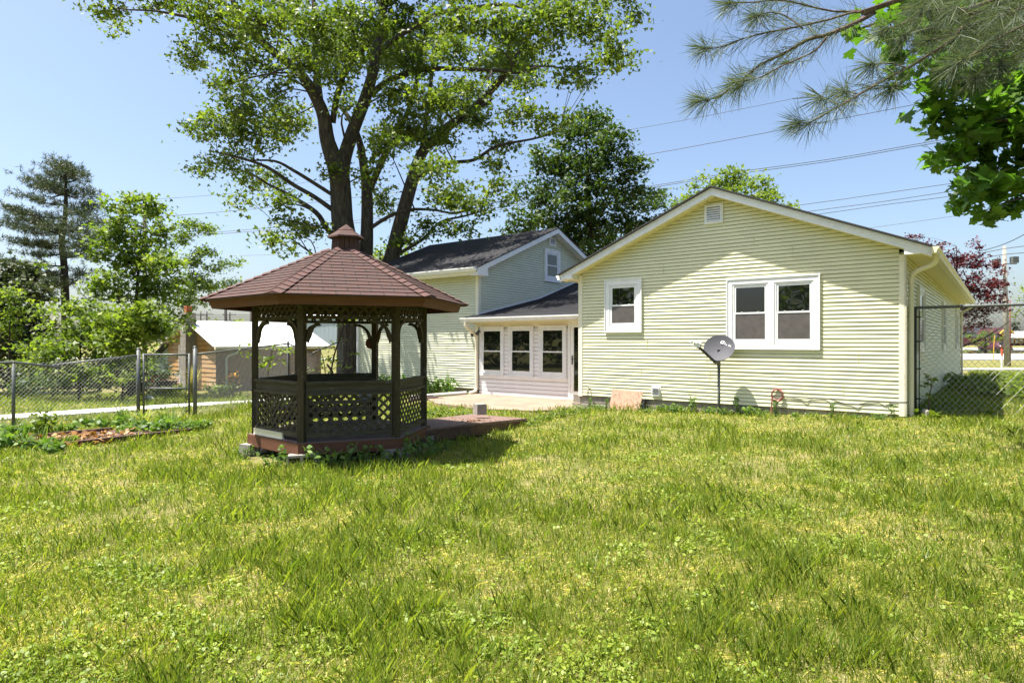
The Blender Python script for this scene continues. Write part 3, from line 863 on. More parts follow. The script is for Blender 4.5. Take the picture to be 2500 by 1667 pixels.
# ------------------------------------------------------------------ gazebo
GX, GY, GTH = -2.57, 9.5, 20.0
gaz = empty('gazebo', (GX, GY, -.1), label='six sided wooden gazebo with brown shingled roof, lattice panels and a small cupola', cat='gazebo')
def hx(i, r, z, cx=0, cy=0):
    a = R(GTH - 120 + 60 * i)          # 0 front-left, 1 front-right, 2 right, 3 back-right, 4 back-left, 5 left
    return Vector((GX + cx + r * math.cos(a), GY + cy + r * math.sin(a), z))
PRAD, DTOP = 1.24, 0.165
mb = MB()       # deck boards
for j in range(14):
    y0 = -1.30 + j * .186; y1 = y0 + .178
    def half(y):
        y = abs(y); lim = 1.33 * math.cos(R(30))
        return 1.33 - y / math.tan(R(60)) if y < lim else None
    h0 = half(max(-1.15, min(1.15, y0))); h1 = half(max(-1.15, min(1.15, y1)))
    if y1 < -1.15 or y0 > 1.15: continue
    y0 = max(y0, -1.15); y1 = min(y1, 1.15)
    def wp(x, y, z):
        a = R(GTH)
        return (GX + x * math.cos(a) - y * math.sin(a), GY + x * math.sin(a) + y * math.cos(a), z)
    mb.hexa([wp(-h0, y0, DTOP - .035), wp(h0, y0, DTOP - .035), wp(h1, y1, DTOP - .035), wp(-h1, y1, DTOP - .035), wp(-h0, y0, DTOP), wp(h0, y0, DTOP), wp(h1, y1, DTOP), wp(-h1, y1, DTOP)])
mb.build('deck', M['deckwood'], gaz)
for i in range(6):
    a0, a1 = hx(i, 1.345, 0), hx((i + 1) % 6, 1.345, 0)
    b0, b1 = hx(i, 1.30, 0), hx((i + 1) % 6, 1.30, 0)
    up = lambda p, z: (p.x, p.y, z)
    tp = DTOP - .004
    mb = MB(); mb.hexa([up(a0, tp - .16), up(a1, tp - .16), up(b1, tp - .16), up(b0, tp - .16), up(a0, tp), up(a1, tp), up(b1, tp), up(b0, tp)])
    mb.build('skirt_board', M['redwood'], gaz)
    # roof fascia
    r0, r1 = hx(i, 1.86, 0), hx((i + 1) % 6, 1.86, 0)
    q0, q1 = hx(i, 1.815, 0), hx((i + 1) % 6, 1.815, 0)
    c0, c1 = hx(i, 1.81, 0), hx((i + 1) % 6, 1.81, 0)
    d0, d1 = hx(i, 1.765, 0), hx((i + 1) % 6, 1.765, 0)
    mb = MB(); mb.hexa([up(c0, 1.965), up(c1, 1.965), up(d1, 1.965), up(d0, 1.965), up(r0, 2.095), up(r1, 2.095), up(q1, 2.095), up(q0, 2.095)])
    mb.build('fascia', M['redwood'], gaz)
    # posts
    p = hx(i, PRAD, 0)
    an = R(GTH - 120 + 60 * i)
    mb = MB()
    x = Vector((math.cos(an), math.sin(an), 0)); y = Vector((-math.sin(an), math.cos(an), 0)); h = .044
    z0, z1 = DTOP - .02, 2.22
    cs = [p + x * sx * h + y * sy * h for sx, sy in ((-1, -1), (1, -1), (1, 1), (-1, 1))]
    mb.hexa([up(c, z0) for c in cs] + [up(c, z1) for c in cs])
    mb.build('post', M['oldwood'], gaz)
# roof
mb = MB()
RE, RT = 1.955, .21
for i in range(6):
    A0, A1 = hx(i, RE, 2.085), hx((i + 1) % 6, RE, 2.085)
    B0, B1 = hx(i, RT, 2.885), hx((i + 1) % 6, RT, 2.885)
    slope_roof(mb, A0, A1, B1, B0, .125, .009, thick=.022)
roof = mb.build('roof', M['redshingle'], gaz)
mb = MB()       # hip caps
for i in range(6):
    a, b = hx(i, RE + .005, 2.10), hx(i, RT, 2.90)
    tang = Vector((-math.sin(R(GTH - 120 + 60 * i)), math.cos(R(GTH - 120 + 60 * i)), 0))
    n = 15
    for k in range(n):
        p0 = a.lerp(b, k / n); p1 = a.lerp(b, (k + 1.12) / n)
        l = .016; dn = Vector((0, 0, -.030))
        wdt = .115 * (1 - .35 * k / n)
        mb.quad(p0 + tang * wdt + dn + Vector((0, 0, l)), p0 + Vector((0, 0, l + .004)), p1 + Vector((0, 0, .004)), p1 + tang * wdt + dn)
        mb.quad(p0 + Vector((0, 0, l + .004)), p0 - tang * wdt + dn + Vector((0, 0, l)), p1 - tang * wdt + dn, p1 + Vector((0, 0, .004)))
        mb.add([p0 + tang * wdt + dn + Vector((0, 0, l)), p0 + Vector((0, 0, l + .004)), p0 - tang * wdt + dn + Vector((0, 0, l)), p0 + Vector((0, 0, -.02))], [(0, 1, 3), (1, 2, 3)])
mb.build('hip_cap', M['redcap'], roof)
mb = MB()      # rafters
for i in range(6):
    for k in (0, .5):
        a = hx(i, 1.78, 2.05).lerp(hx((i + 1) % 6, 1.78, 2.05), k); b = hx(i, .2, 2.80)
        mb.bar(a, b, .04, .09)
mb.build('rafter', M['redwood'], roof)
# cupola
mb = MB()
ring_lo = [hx(i, .215, 2.84, .035, 0) for i in range(6)]; ring_hi = [hx(i, .205, 3.085, .045, 0) for i in range(6)]
for i in range(6):
    for k in range(3):
        f0, f1 = k / 3 + .02, (k + 1) / 3 - .02
        o0 = ring_lo[i].lerp(ring_lo[(i + 1) % 6], f0); o1 = ring_lo[i].lerp(ring_lo[(i + 1) % 6], f1)
        h0 = ring_hi[i].lerp(ring_hi[(i + 1) % 6], f0); h1 = ring_hi[i].lerp(ring_hi[(i + 1) % 6], f1)
        c = Vector((GX, GY, 0)); ins = lambda p: Vector((GX + (p.x - GX) * .88, GY + (p.y - GY) * .88, p.z))
        mb.hexa([o0, o1, ins(o1), ins(o0), h0, h1, ins(h1), ins(h0)])
cup = mb.build('cupola', woodmat('cupola_boards', (0.085, 0.042, 0.028), (0.045, 0.026, 0.02), (14, 14, 2), dirt=((0.11, 0.10, 0.095), 9, 0.60)), gaz)
mb = MB()
top = Vector((GX + .05, GY, 3.275))
for i in range(6):
    a, b = hx(i, .275, 3.075, .045, 0), hx((i + 1) % 6, .275, 3.075, .045, 0)
    a2, b2 = a.lerp(top, .5), b.lerp(top, .5); lift = Vector((0, 0, .008))
    mb.quad(a + lift, b + lift, b2, a2, [(0, .07)] * 4)
    mb.add([a2 + lift, b2 + lift, top + lift], [(0, 1, 2)], [[(0, .07)] * 3])
    mb.quad(a - lift * 2, b - lift * 2, b + lift, a + lift, [(0, .07)] * 4)
    mb.add([b - lift * 2, a - lift * 2, top - lift * 8], [(0, 1, 2)], [[(0, .07)] * 3])
mb.build('roof', M['redshingle'], cup)

def side(i):         # local frame of a side: returns p0, p1 between the post faces, direction, outward
    a, b = hx(i, PRAD, 0), hx((i + 1) % 6, PRAD, 0)
    d = (b - a).normalized(); n = Vector((d.y, -d.x, 0))
    return a + d * .05, b - d * .05, d, n

def lattice(mb, a, L, d, n, z0, z1, sp=.128, w=.036, t=.006):
    H = z1 - z0
    for layer, sg in ((0, 1), (1, -1)):
        off = n * (t * (.6 if layer == 0 else -.6))
        k = -H
        while k < L:
            # line from (k,0) to (k+H,H); clip to [0,L]
            x0, x1 = k, k + H
            ya, yb = 0.0, H
            if x0 < 0: ya = -x0; x0 = 0
            if x1 > L: yb = H - (x1 - L); x1 = L
            if x1 - x0 > .02:
                if sg > 0: p, q = (x0, ya), (x1, yb)
                else: p, q = (L - x0, ya), (L - x1, yb)
                P0 = a + d * p[0] + off + Vector((0, 0, z0 + p[1])); P1 = a + d * q[0] + off + Vector((0, 0, z0 + q[1]))
                mb.bar(P0, P1, t, w, up=n) if 0 else mb.bar(P0, P1, w, t, up=n)
            k += sp

for i in range(6):
    a, b, d, n = side(i)
    L = (b - a).length
    Z = lambda z: Vector((0, 0, z))
    # frieze with lattice on every side
    fr = MB()
    fr.bar(a + Z(1.825), b + Z(1.825), .04, .045)
    fr.bar(a + Z(2.10), b + Z(2.10), .04, .05)
    fro = fr.build('frieze', M['oldwood'], gaz)
    lt = MB(); lattice(lt, a, L, d, n, 1.85, 2.08); lt.build('lattice', M['oldwood'], fro)
    if i == 2: continue                  # the open side, towards the ramp
    rl = MB()
    rl.bar(a + n * .005 + Z(.945), b + n * .005 + Z(.945), .075, .038)
    rl.bar(a + Z(.868), b + Z(.868), .034, .125)
    rl.bar(a + n * .012 + Z(.795), b + n * .012 + Z(.795), .065, .036)
    rl.bar(a + n * .006 + Z(.255), b + n * .006 + Z(.255), .055, .06)
    rl.bar(a + d * .015 + Z(.28), a + d * .015 + Z(.78), .03, .03); rl.bar(b - d * .015 + Z(.28), b - d * .015 + Z(.78), .03, .03)
    rlo = rl.build('railing', M['railwood'], gaz)
    lt = MB(); lattice(lt, a, L, d, n, .285, .78); lt.build('lattice', M['railwood'], rlo)
# scrolled brackets at both ends of each opening
for i in range(6):
    a, b, d, n = side(i)
    for (p, sg) in ((a, 1), (b, -1)):
        outl = []
        N = 9
        for k in range(N + 1):            # inner arc from the post up to the rail
            th = math.pi / 2 * k / N
            outl.append((.27 * (1 - math.cos(th)) ** 1.0 + .0, 1.80 - .30 * (1 - math.sin(th))))
        low = []
        for k in range(N + 1):
            th = math.pi / 2 * k / N
            x = .27 * (1 - math.cos(th)) + .040; z = 1.80 - .30 * (1 - math.sin(th)) - .024
            bump_ = .022 * max(0, math.sin(th * 6 - .6))
            low.append((x + bump_ * .7, min(z - bump_ * .7, 1.80)))
        mbk = MB()
        for k in range(N):
            q = [outl[k], low[k], low[k + 1], outl[k + 1]]
            pts = [p + d * (sg * x_) + Z(z_) for x_, z_ in q]
            mbk.hexa([v_ + n * .018 for v_ in pts] + [v_ - n * .018 for v_ in pts])
        mbk.build('bracket', M['oldwood'], gaz)
# bench inside along the back
mb = MB()
for i in (3, 4):
    a, b, d, n = side(i)
    a2, b2 = a - n * .22 + d * .1, b - n * .22 - d * .1
    mb.bar(a2 + Z(.50), b2 + Z(.50), .30, .035)
    mb.bar(a2 + Z(.40) - n * .1, b2 + Z(.40) - n * .1, .03, .09)
    for q in (a2, b2): mb.bar(q + Z(.165), q + Z(.485), .06, .06)
mb.build('bench', M['deckwood'], gaz)
# white gutter offcut lying on the deck edge
a = hx(5, 1.285, DTOP + .045).lerp(hx(0, 1.285, DTOP + .045), .06); b = hx(5, 1.285, DTOP + .045).lerp(hx(0, 1.285, DTOP + .045), .66)
mb = MB(); mb.bar(a, b, .02, .085); mb.bar(a + Vector((.01, -.012, -.035)), b + Vector((.01, -.012, -.035)), .045, .012); mb.bar(a + Vector((.0, -.012, .04)), b + Vector((.0, -.012, .04)), .03, .01)
tag(mb.build('trim_offcut', M['cream']), 'pale strip of gutter trim leaning on the gazebo deck edge', 'trim piece')
# red disc on the back post
c = hx(3, 1.24, 1.47); v_ = (Vector((0, 0, 1.5)) - c); v_.z = 0; v_.normalize()
t_ = Vector((v_.y, -v_.x, 0))
mb = MB(); mb.tube([c - v_ * .02 + t_ * .055, c - v_ * .055 + t_ * .055, c - v_ * .075 + t_ * .055], [.10, .105, .06], 20)
tag(mb.build('red_lantern', mat('dull_red_paint', (0.16, 0.035, 0.02), (0.12, 0.03, 0.018), 8, 0.55)), 'round red disc hanging on the back post of the gazebo', 'ornament')
# white bag on the bench
bm = bmesh.new(); bmesh.ops.create_icosphere(bm, subdivisions=3, radius=.1)
for v in bm.verts:
    v.co.z *= .8; v.co += v.normal * .02 * math.sin(v.co.x * 40 + v.co.y * 31) + v.normal * .012 * math.sin(v.co.z * 60)
me = bpy.data.meshes.new('bag'); bm.to_mesh(me); bm.free(); me.materials.append(mat('bag_plastic', (.5, .52, .6), (.35, .37, .46), 9, .4))
bo = link('bag', me); bo.location = hx(3, .85, .60); tag(bo, 'crumpled pale blue bag on the gazebo bench', 'bag')

# concrete blocks
def block(mb, L=.39, W_=.19, H=.19, hollow=True):
    if not hollow:
        mb.box(-L / 2, L / 2, -W_ / 2, W_ / 2, 0, H); return
    t = .032                              # lying on its side, cells facing y
    mb.box(-L / 2, L / 2, -W_ / 2, W_ / 2, 0, t); mb.box(-L / 2, L / 2, -W_ / 2, W_ / 2, H - t, H)
    for x in (-L / 2, -t / 2, L / 2 - t): mb.box(x, x + t, -W_ / 2, W_ / 2, t, H - t)
fl = hx(0, 1.30, 0)
mb = MB(); block(mb); o = mb.build('concrete_block', M['blockgrey']); o.location = (fl.x + .06, fl.y - .02, -.165); o.rotation_euler = (0, R(-3), R(6))
tag(o, 'hollow concrete block propping up the near corner of the gazebo', 'concrete block')
l5 = hx(5, 1.27, 0)
o2 = o.copy(); COL.objects.link(o2); o2.location = (l5.x, l5.y + .05, -.165); o2.rotation_euler = (0, 0, R(70)); tag(o2, 'concrete block under the left corner of the gazebo', 'concrete block')
for (k, lb) in ((1, 'concrete block under the shaded right front corner of the gazebo'), (2, 'concrete block under the gazebo corner beside the ramp')):
    q = hx(k, 1.24, 0); o3 = o.copy(); COL.objects.link(o3); o3.location = (q.x, q.y, -.17); o3.rotation_euler = (0, 0, R(60 * k)); tag(o3, lb, 'concrete block')
mb = MB(); mb.box(-.1, .1, -.1, .1, 0, .2)
for x in (-.05, .05): mb.box(x - .02, x + .02, -.103, -.1, .02, .18)
o = mb.build('half_block', M['blockgrey']); o.location = (-.62, 12.02, .1); o.rotation_euler = (0, 0, R(28))
tag(o, 'half concrete block standing where the ramp meets the patio', 'concrete block')

# ramp from the gazebo to the patio
mb = MB()
ra, rb = Vector((-1.75, 10.75, .13)), Vector((-.72, 10.38, .13))
rc, rd = Vector((.30, 12.35, -.02)), Vector((-.85, 13.1, -.02))
e0, e1 = Vector((-1.38, 9.72, .13)), None
n = 17
for i in range(n):
    f0, f1 = i / n + .002, (i + 1) / n - .003
    p = [ra.lerp(rd, f0), rb.lerp(rc, f0), rb.lerp(rc, f1), ra.lerp(rd, f1)]
    dz = Vector((0, 0, .03))
    mb.hexa([q - dz for q in p] + p)
for i in range(8):
    f0, f1 = i / 8 + .003, (i + 1) / 8 - .004
    p = [e0.lerp(ra, f0), e0.lerp(rb, f0), e0.lerp(rb, f1), e0.lerp(ra, f1)]
    dz = Vector((0, 0, .03))
    mb.hexa([q - dz for q in p] + p)
ramp_o = mb.build('wooden_ramp', M['rampwood'])
tag(ramp_o, 'low boardwalk of worn reddish planks from gazebo to patio', 'ramp')
mb = MB()
for p, q in ((rb, rc), (ra, rd), (e0, rb)):
    mb.bar(p + Vector((0, 0, -.12)), q + Vector((0, 0, -.12)), .04, .17)
mb.build('edge_joist', M['timber'], ramp_o)  # dark timber colour stands in for the shade on the ramp's side
# leaf litter on the ramp and patio
def scatter_leaves(name, n, fn, size, mt, label, cat, flat=.35, tint=(0, 1), kind='stuff'):
    Vv = []; T = []
    for i in range(n):
        p, z = fn()
        a = random.random() * 6.28; s_ = size * random.uniform(.6, 1.3)
        tl = random.uniform(-flat, flat); t2 = random.uniform(-flat, flat)
        x = Vector((math.cos(a), math.sin(a), tl)) * s_; y = Vector((-math.sin(a), math.cos(a), t2)) * s_ * .55
        c = Vector((p[0], p[1], z + .012))
        Vv += [c - x, c + y + Vector((0, 0, .3 * s_ * random.random())), c + x, c - y]
        T += [random.uniform(*tint)] * 4
    o = npmesh(name, [tuple(v) for v in Vv], 4, mt, None, T)
    return tag(o, label, cat, kind=kind)
def ramp_pt():
    f, g = random.random(), random.random()
    if random.random() < .5: f, g = random.gauss(.32, .05), random.gauss(.75, .06)
    q = ra.lerp(rd, f).lerp(rb.lerp(rc, f), g)
    return (q.x, q.y), q.z
scatter_leaves('leaf_litter', 70, ramp_pt, .035, M['deadleaf'], 'dark dry leaves and twigs lying on the wooden ramp', 'dead leaves', tint=(0, .3))

# ------------------------------------------------------------------ satellite dish
DX, DY = 4.262, 12.86
dish = empty('satellite_dish', (DX, DY, -.05), label='grey satellite dish with white lettering on a steel pole before the house wall', cat='satellite dish')
mb = MB(); mb.tube([(DX, DY, -.3), (DX, DY, 1.10)], .03, 12); mb.tube([(DX, DY, .98), (DX, DY, 1.14)], .036, 12); mb.build('pole', M['galv'], dish, True)
dn = Vector((-.46, -.80, .40)).normalized()
du = Vector((0, 0, 1)) - dn * dn.z; du.normalize()
dr = du.cross(dn).normalized()       # to the right seen from the front
dc = Vector((DX - .03, DY - .10, 1.372))
mb = MB()
NR, NA = 8, 48
def dpt(r, a, back=0):
    return dc + dr * (.307 * r * math.cos(a)) + du * (.281 * r * math.sin(a)) + dn * (.055 * r * r - .055 - back)
vsd = [dpt(0, 0)]
for i in range(1, NR + 1):
    for j in range(NA): vsd.append(dpt(i / NR, 2 * math.pi * j / NA))
for j in range(NA): vsd.append(dpt(1.015, 2 * math.pi * j / NA, .0)); 
for j in range(NA): vsd.append(dpt(1.0, 2 * math.pi * j / NA, .022))
vsd.append(dpt(0, 0, .014))
fs = [(0, 1 + j, 1 + (j + 1) % NA) for j in range(NA)]
for i in range(NR + 1):
    for j in range(NA):
        a = 1 + i * NA + j; b = 1 + i * NA + (j + 1) % NA
        fs.append((a, a + NA, b + NA, b))
last = 1 + (NR + 1) * NA
fs += [(last + (j + 1) % NA, last + j, len(vsd) - 1) for j in range(NA)]
mb.add(vsd, fs)
refl = mb.build('reflector', M['dishgrey'], dish, True)
def text_mesh(name, txt, size, place, mt, parent, shear=0.0, ext=.0015):
    cu = bpy.data.curves.new(name, 'FONT'); cu.body = txt; cu.size = size; cu.shear = shear; cu.extrude = ext; cu.offset = size * .012
    ob = bpy.data.objects.new(name, cu); COL.objects.link(ob)
    bpy.context.view_layer.update()
    me = bpy.data.meshes.new_from_object(ob.evaluated_get(bpy.context.evaluated_depsgraph_get()))
    bpy.data.objects.remove(ob)
    me.transform(place)
    me.materials.clear(); me.materials.append(mt)
    return link(name, me, parent)
def dish_place(x, y):
    rr = ((x / .300) ** 2 + (y / .275) ** 2)
    o_ = dc + dr * x + du * y + dn * (.055 * rr - .055 + .016)
    m4 = Matrix((dr, du, dn)).transposed().to_4x4()
    m4 = Matrix.Translation(o_) @ m4 @ Matrix.Rotation(R(-16), 4, 'Z') @ Matrix.Rotation(R(4), 4, 'Y')
    return m4
text_mesh('lettering', 'd!sh', .15, dish_place(-.005, .115), M['white'], refl, .25)
text_mesh('lettering', 'HD', .072, dish_place(.165, .040), M['white'], refl, .12)
mb = MB()
b0 = dc - du * .30 - dr * .07 + dn * (-.02); lnb = Vector((DX - .56, DY - .36, 1.475))
mb.bar(b0, lnb - Vector((.0, 0, .05)), .035, .045)
mb.bar(b0, Vector((DX, DY, 1.07)), .06, .06)
mb.build('feed_arm', M['darksteel'], dish)
mb = MB()
for (dx_, dz_) in ((-.055, .015), (.0, 0), (.055, -.01)):
    c0 = lnb + Vector((dx_ - .02, -.02 * dx_, dz_)); ax = (dc - lnb).normalized()
    mb.tube([c0 - ax * .07, c0 + ax * .02, c0 + ax * .02, c0 + ax * .05], [.024, .026, .036, .036], 12)
mb.bar(lnb + Vector((-.06, 0, -.055)), lnb + Vector((.06, 0, -.055)), .07, .07)
lb = mb.build('receiver_head', M['white'], dish)
mb = MB(); mb.tube([lnb + Vector((.03, .01, -.01)), lnb + Vector((.09, .02, -.02)), lnb + Vector((.10, .03, -.055)), lnb + Vector((.05, .03, -.07)), lnb + Vector((.0, .02, -.11))], .009, 6); mb.build('cable', M['cable'], lb)
mb = MB(); mb.bar(dc - dn * .09, Vector((DX, DY, 1.14)), .10, .12); mb.bar(dc - dn * .085 + du * .1, dc - dn * .085 - du * .1, .16, .02); mb.build('bracket', M['darksteel'], dish)

# ------------------------------------------------------------------ things leaning on and lying by the house
mb = MB(); P = FG.P
mb.hexa([P(5.10, .26, -.20), P(5.88, .26, -.20), P(5.88, .248, -.20), P(5.10, .248, -.20), P(5.075, .075, .36), P(5.855, .075, .385), P(5.855, .063, .385), P(5.075, .063, .36)])
tag(mb.build('strand_board', M['osb']), 'reddish strand board panel leaning against the house foundation', 'board')
mb = MB()
pts = [P(5.03, .10, .20 - i * .014) for i in range(28)]
mb.tube(pts, [.052 if i % 2 else .044 for i in range(28)], 12)
tag(mb.build('drain_pipe', M['black']), 'black corrugated drain pipe standing beside the strand board', 'pipe')
mb = MB()
pts = []
for i in range(60):
    a = 2 * math.pi * i / 20
    pts.append(P(2.17 + .105 * math.cos(a) + .004 * math.sin(i), .035 + .008 * math.sin(a * 3) + i * .0006, .44 + .115 * math.sin(a) + .012 * math.sin(i * 1.7)))
pts += [P(2.27, .06, .36), P(2.275, .07, .20), P(2.28, .10, .02), P(2.30, .15, -.03)]
mb.tube(pts, .013, 6)
tag(mb.build('hose', M['redhose']), 'coiled thin red hose hanging low on the yellow gable wall', 'hose')
# white drain pipe pieces at the patio edge
mb = MB(); mb.tube([HP(11.2, .7, -.03), HP(11.6, -.2, -.06), HP(11.9, -.9, -.09)], .055, 10)
tag(mb.build('drain_tile', M['path']), 'pale drain pipe lying along the patio edge below the downspout', 'pipe')
mb = MB()
for i in range(3): mb.bar(HP(11.3 + .06 * i, -1.5 + .1 * i, -.09 + .03 * i), HP(10.9 + .2 * i, -.6, -.08 + .03 * i), .09, .03)
tag(mb.build('scrap_boards', M['deckwood']), 'weathered boards lying at the patio corner behind the gazebo', 'boards')

# ------------------------------------------------------------------ chain link fences
def chain(mb, p0, p1, zb0, zt0, zb1, zt1, dia=.08, r=.0022, hang=0.0):
    """woven wire between two posts: p0,p1 in plan, bottom and top heights at both ends"""
    p0 = Vector(p0); p1 = Vector(p1)
    L = (p1 - p0).length; d = (p1 - p0) / L
    nrm = Vector((d.y, -d.x))
    def pt(x, h):
        f = x / L
        zb = zb0 + (zb1 - zb0) * f; zt = zt0 + (zt1 - zt0) * f
        return zb, zt
    H = max(zt0 - zb0, zt1 - zb1)
    k = -H
    i = 0
    while k < L:
        for sg in (1, -1):
            x0, x1 = k, k + H; y0, y1 = 0.0, H
            if x0 < 0: y0 = -x0; x0 = 0
            if x1 > L: y1 = H - (x1 - L); x1 = L
            if x1 - x0 < .03: continue
            seg = max(2, int((x1 - x0) / .6))
            pts = []
            for j in range(seg + 1):
                f = j / seg
                x = x0 + (x1 - x0) * f; y = y0 + (y1 - y0) * f
                if sg < 0: x = L - x
                zb, zt = pt(x, 0)
                q = p0 + d * x
                wob = .006 * math.sin(x * 7 + i)
                pts.append((q.x + nrm.x * (wob + sg * r), q.y + nrm.y * (wob + sg * r), zb + (zt - zb) * (y / H)))
            mb.tube(pts, r, 4, cap=False)
        k += dia
        i += 1
    # knuckles along the top
def post_mesh(p, z0, z1, r=.03, cap=True):
    mb = MB(); mb.tube([(p[0], p[1], z0), (p[0], p[1], z1)], r, 10)
    if cap: mb.tube([(p[0], p[1], z1 - .005), (p[0], p[1], z1 + .02), (p[0], p[1], z1 + .035)], [r * 1.12, r * 1.0, r * .35], 10)
    return mb
FA, FB = (-9.32, 11.67), (-8.11, 13.55)
FC, FD = (-6.84, 13.47), (-6.85, 19.1)
F0 = (-10.35, 10.07)
fence = empty('chain_link_fence', (FA[0], FA[1], -.13), label='low galvanised chain link fence with a broken top rail, left of its gate', cat='fence')
post_mesh(FA, -.3, 1.10, .030).build('post', M['galv'], fence, True)
post_mesh(FB, -.3, 1.33, .040).build('post', M['galv'], fence, True)
post_mesh(F0, -.3, 1.08, .030).build('post', M['galv'], fence, True)
def rail(pts, r=.021):
    mb = MB(); mb.tube(pts, r, 8); return mb
rail([(F0[0], F0[1], 1.06), (FA[0], FA[1], 1.115), at(148, 897, 12.25)]).build('top_rail', M['galv'], fence, True)
rail([at(128, 891, 12.3), (FB[0], FB[1], 1.20)]).build('top_rail', M['galv'], fence, True)
mb = MB(); chain(mb, F0, FA, -.12, 1.06, -.12, 1.10); chain(mb, FA, FB, -.12, 1.08, -.06, 1.19)
mb.build('wire_mesh', M['wire'], fence)
gate = empty('fence_gate', (-7.48, 13.51, -.1), label='narrow chain link gate with tube frame standing in the fence', cat='gate')
g0 = Vector((-7.99, 13.54, 0)); g1 = Vector((-6.97, 13.48, 0)); Z = lambda z: Vector((0, 0, z))
for q in (g0, g1):
    mb = MB(); mb.tube([q + Z(-.08), q + Z(1.24)], .024, 8); mb.build('stile', M['galv'], gate, True)
for z, w in ((1.215, .022), (.485, .022)):
    mb = MB(); mb.tube([g0 + Z(z), g1 + Z(z)], w, 8); mb.build('gate_rail', M['galv'], gate, True)
mb = MB(); chain(mb, g0.xy, g1.xy, -.06, 1.20, -.06, 1.20); mb.build('wire_mesh', M['wire'], gate)
mb = MB()
for q, f in ((g0, .07), (g1, -.07)):
    mb.tube([q + Vector((f, 0, -.05)), q + Vector((f, 0, 1.2))], .008, 5)
    for z in (0, .25, .5, .8, 1.1): mb.bar(q + Z(z), q + Vector((f, 0, z)), .02, .02)
mb.build('tension_bar', M['darksteel'], gate)
fence2 = empty('chain_link_fence', (FC[0], FC[1], -.1), label='chain link fence running back from the gate post behind the gazebo to the big maple', cat='fence')
post_mesh(FC, -.3, 1.37, .042).build('post', M['galv'], fence2, True)
post_mesh(FD, -.4, 1.47, .034).build('post', M['darksteel'], fence2, True)
rail([(FC[0] + .03, FC[1], 1.22), (FD[0], FD[1], 1.435)]).build('top_rail', M['galv'], fence2, True)
sg1 = at(764, 863, 19.6)
rail([(FD[0], FD[1], 1.435), sg1]).build('top_rail', M['galv'], fence2, True)
rail([at(757, 864, 19.5), at(838, 829, 21.5)]).build('top_rail', M['galv'], fence2, True)
mb = MB(); chain(mb, FC, FD, -.12, 1.20, -.2, 1.42); chain(mb, FD, (sg1.x, sg1.y), -.2, 1.42, -.2, 1.1, .1); chain(mb, (sg1.x, sg1.y), (at(838, 829, 21.5).x, 21.5), -.2, 1.1, -.2, 1.5, .1)
mb.build('wire_mesh', M['wire'], fence2)
# tall fence on the right
R0, R1 = (7.40, 11.47), (13.2, 11.6)
fence3 = empty('chain_link_fence', (R0[0], R0[1], .1), label='tall chain link fence of wide mesh joining the house corner', cat='fence')
post_mesh(R0, -.2, 2.12, .033, False).build('post', M['darksteel'], fence3, True)
post_mesh(R1, -.2, 2.32, .033).build('post', M['galv'], fence3, True)
rail([(7.36, 11.47, 2.115), (13.2, 11.6, 2.30)], .026).build('top_rail', M['galv'], fence3, True)
mb = MB(); chain(mb, R0, R1, .02, 2.16, .05, 2.34, .122, .0028); mb.build('wire_mesh', M['wire'], fence3)
mb = MB(); mb.tube([(7.47, 11.45, .1), (7.47, 11.45, 2.08)], .009, 5)
for z in (.45, 1.0, 1.5, 1.95): mb.bar((7.36, 11.46, z), (7.50, 11.46, z), .03, .025)
mb.build('tension_bar', M['darksteel'], fence3)

# ------------------------------------------------------------------ garden bed edging
for k, (p, q, lb) in enumerate((((-6.95, 9.45), (-5.68, 11.02), 'long landscape timber along the front of the mulch bed'), ((-7.95, 10.35), (-7.15, 11.15), 'dark landscape timber at the back of the mulch bed'), ((-7.65, 9.55), (-7.0, 9.95), 'short landscape timber half buried in ivy at the left of the bed'))):
    mb = MB(); mb.bar((p[0], p[1], -.085), (q[0], q[1], -.075), .085, .085)
    tag(mb.build('landscape_timber', M['timber']), lb, 'timber')

# ------------------------------------------------------------------ shed
SGX, SGY = -12.32, 26.0
SG = (-.788, .616); SL = (.616, .788)
shed = empty('shed', (SGX, SGY, -.6), label='small shed with a white metal roof, orange stained end wall and block chimney', cat='shed')
FE = Frame((SGX, SGY), SG, (-SL[0], -SL[1]))      # end wall, a to the left
FL_ = Frame((SGX, SGY), SL, (-SG[0], -SG[1]))     # long wall, a to the back right
SB, SE_, SR, SW = -.75, 1.40, 2.36, 4.5
mb = MB()
def ext_shed(z):
    if z < SE_: return (0.0, SW)
    h = (SR - z) / (SR - SE_) * SW / 2
    return None if h <= .02 else (SW / 2 - h, SW / 2 + h)
lap_wall(mb, FE, ext_shed, SB, SR - .05, .19, .02, .8, .004)
mb.build('end_wall', M['shedwood'], shed)
mb = MB()
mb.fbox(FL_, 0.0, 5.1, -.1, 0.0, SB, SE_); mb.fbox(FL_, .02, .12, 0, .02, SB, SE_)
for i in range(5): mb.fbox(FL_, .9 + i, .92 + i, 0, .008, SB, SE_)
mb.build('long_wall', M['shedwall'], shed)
mb = MB()
P = lambda a, l, z: (SGX + SG[0] * a + SL[0] * l, SGY + SG[1] * a + SL[1] * l, z)
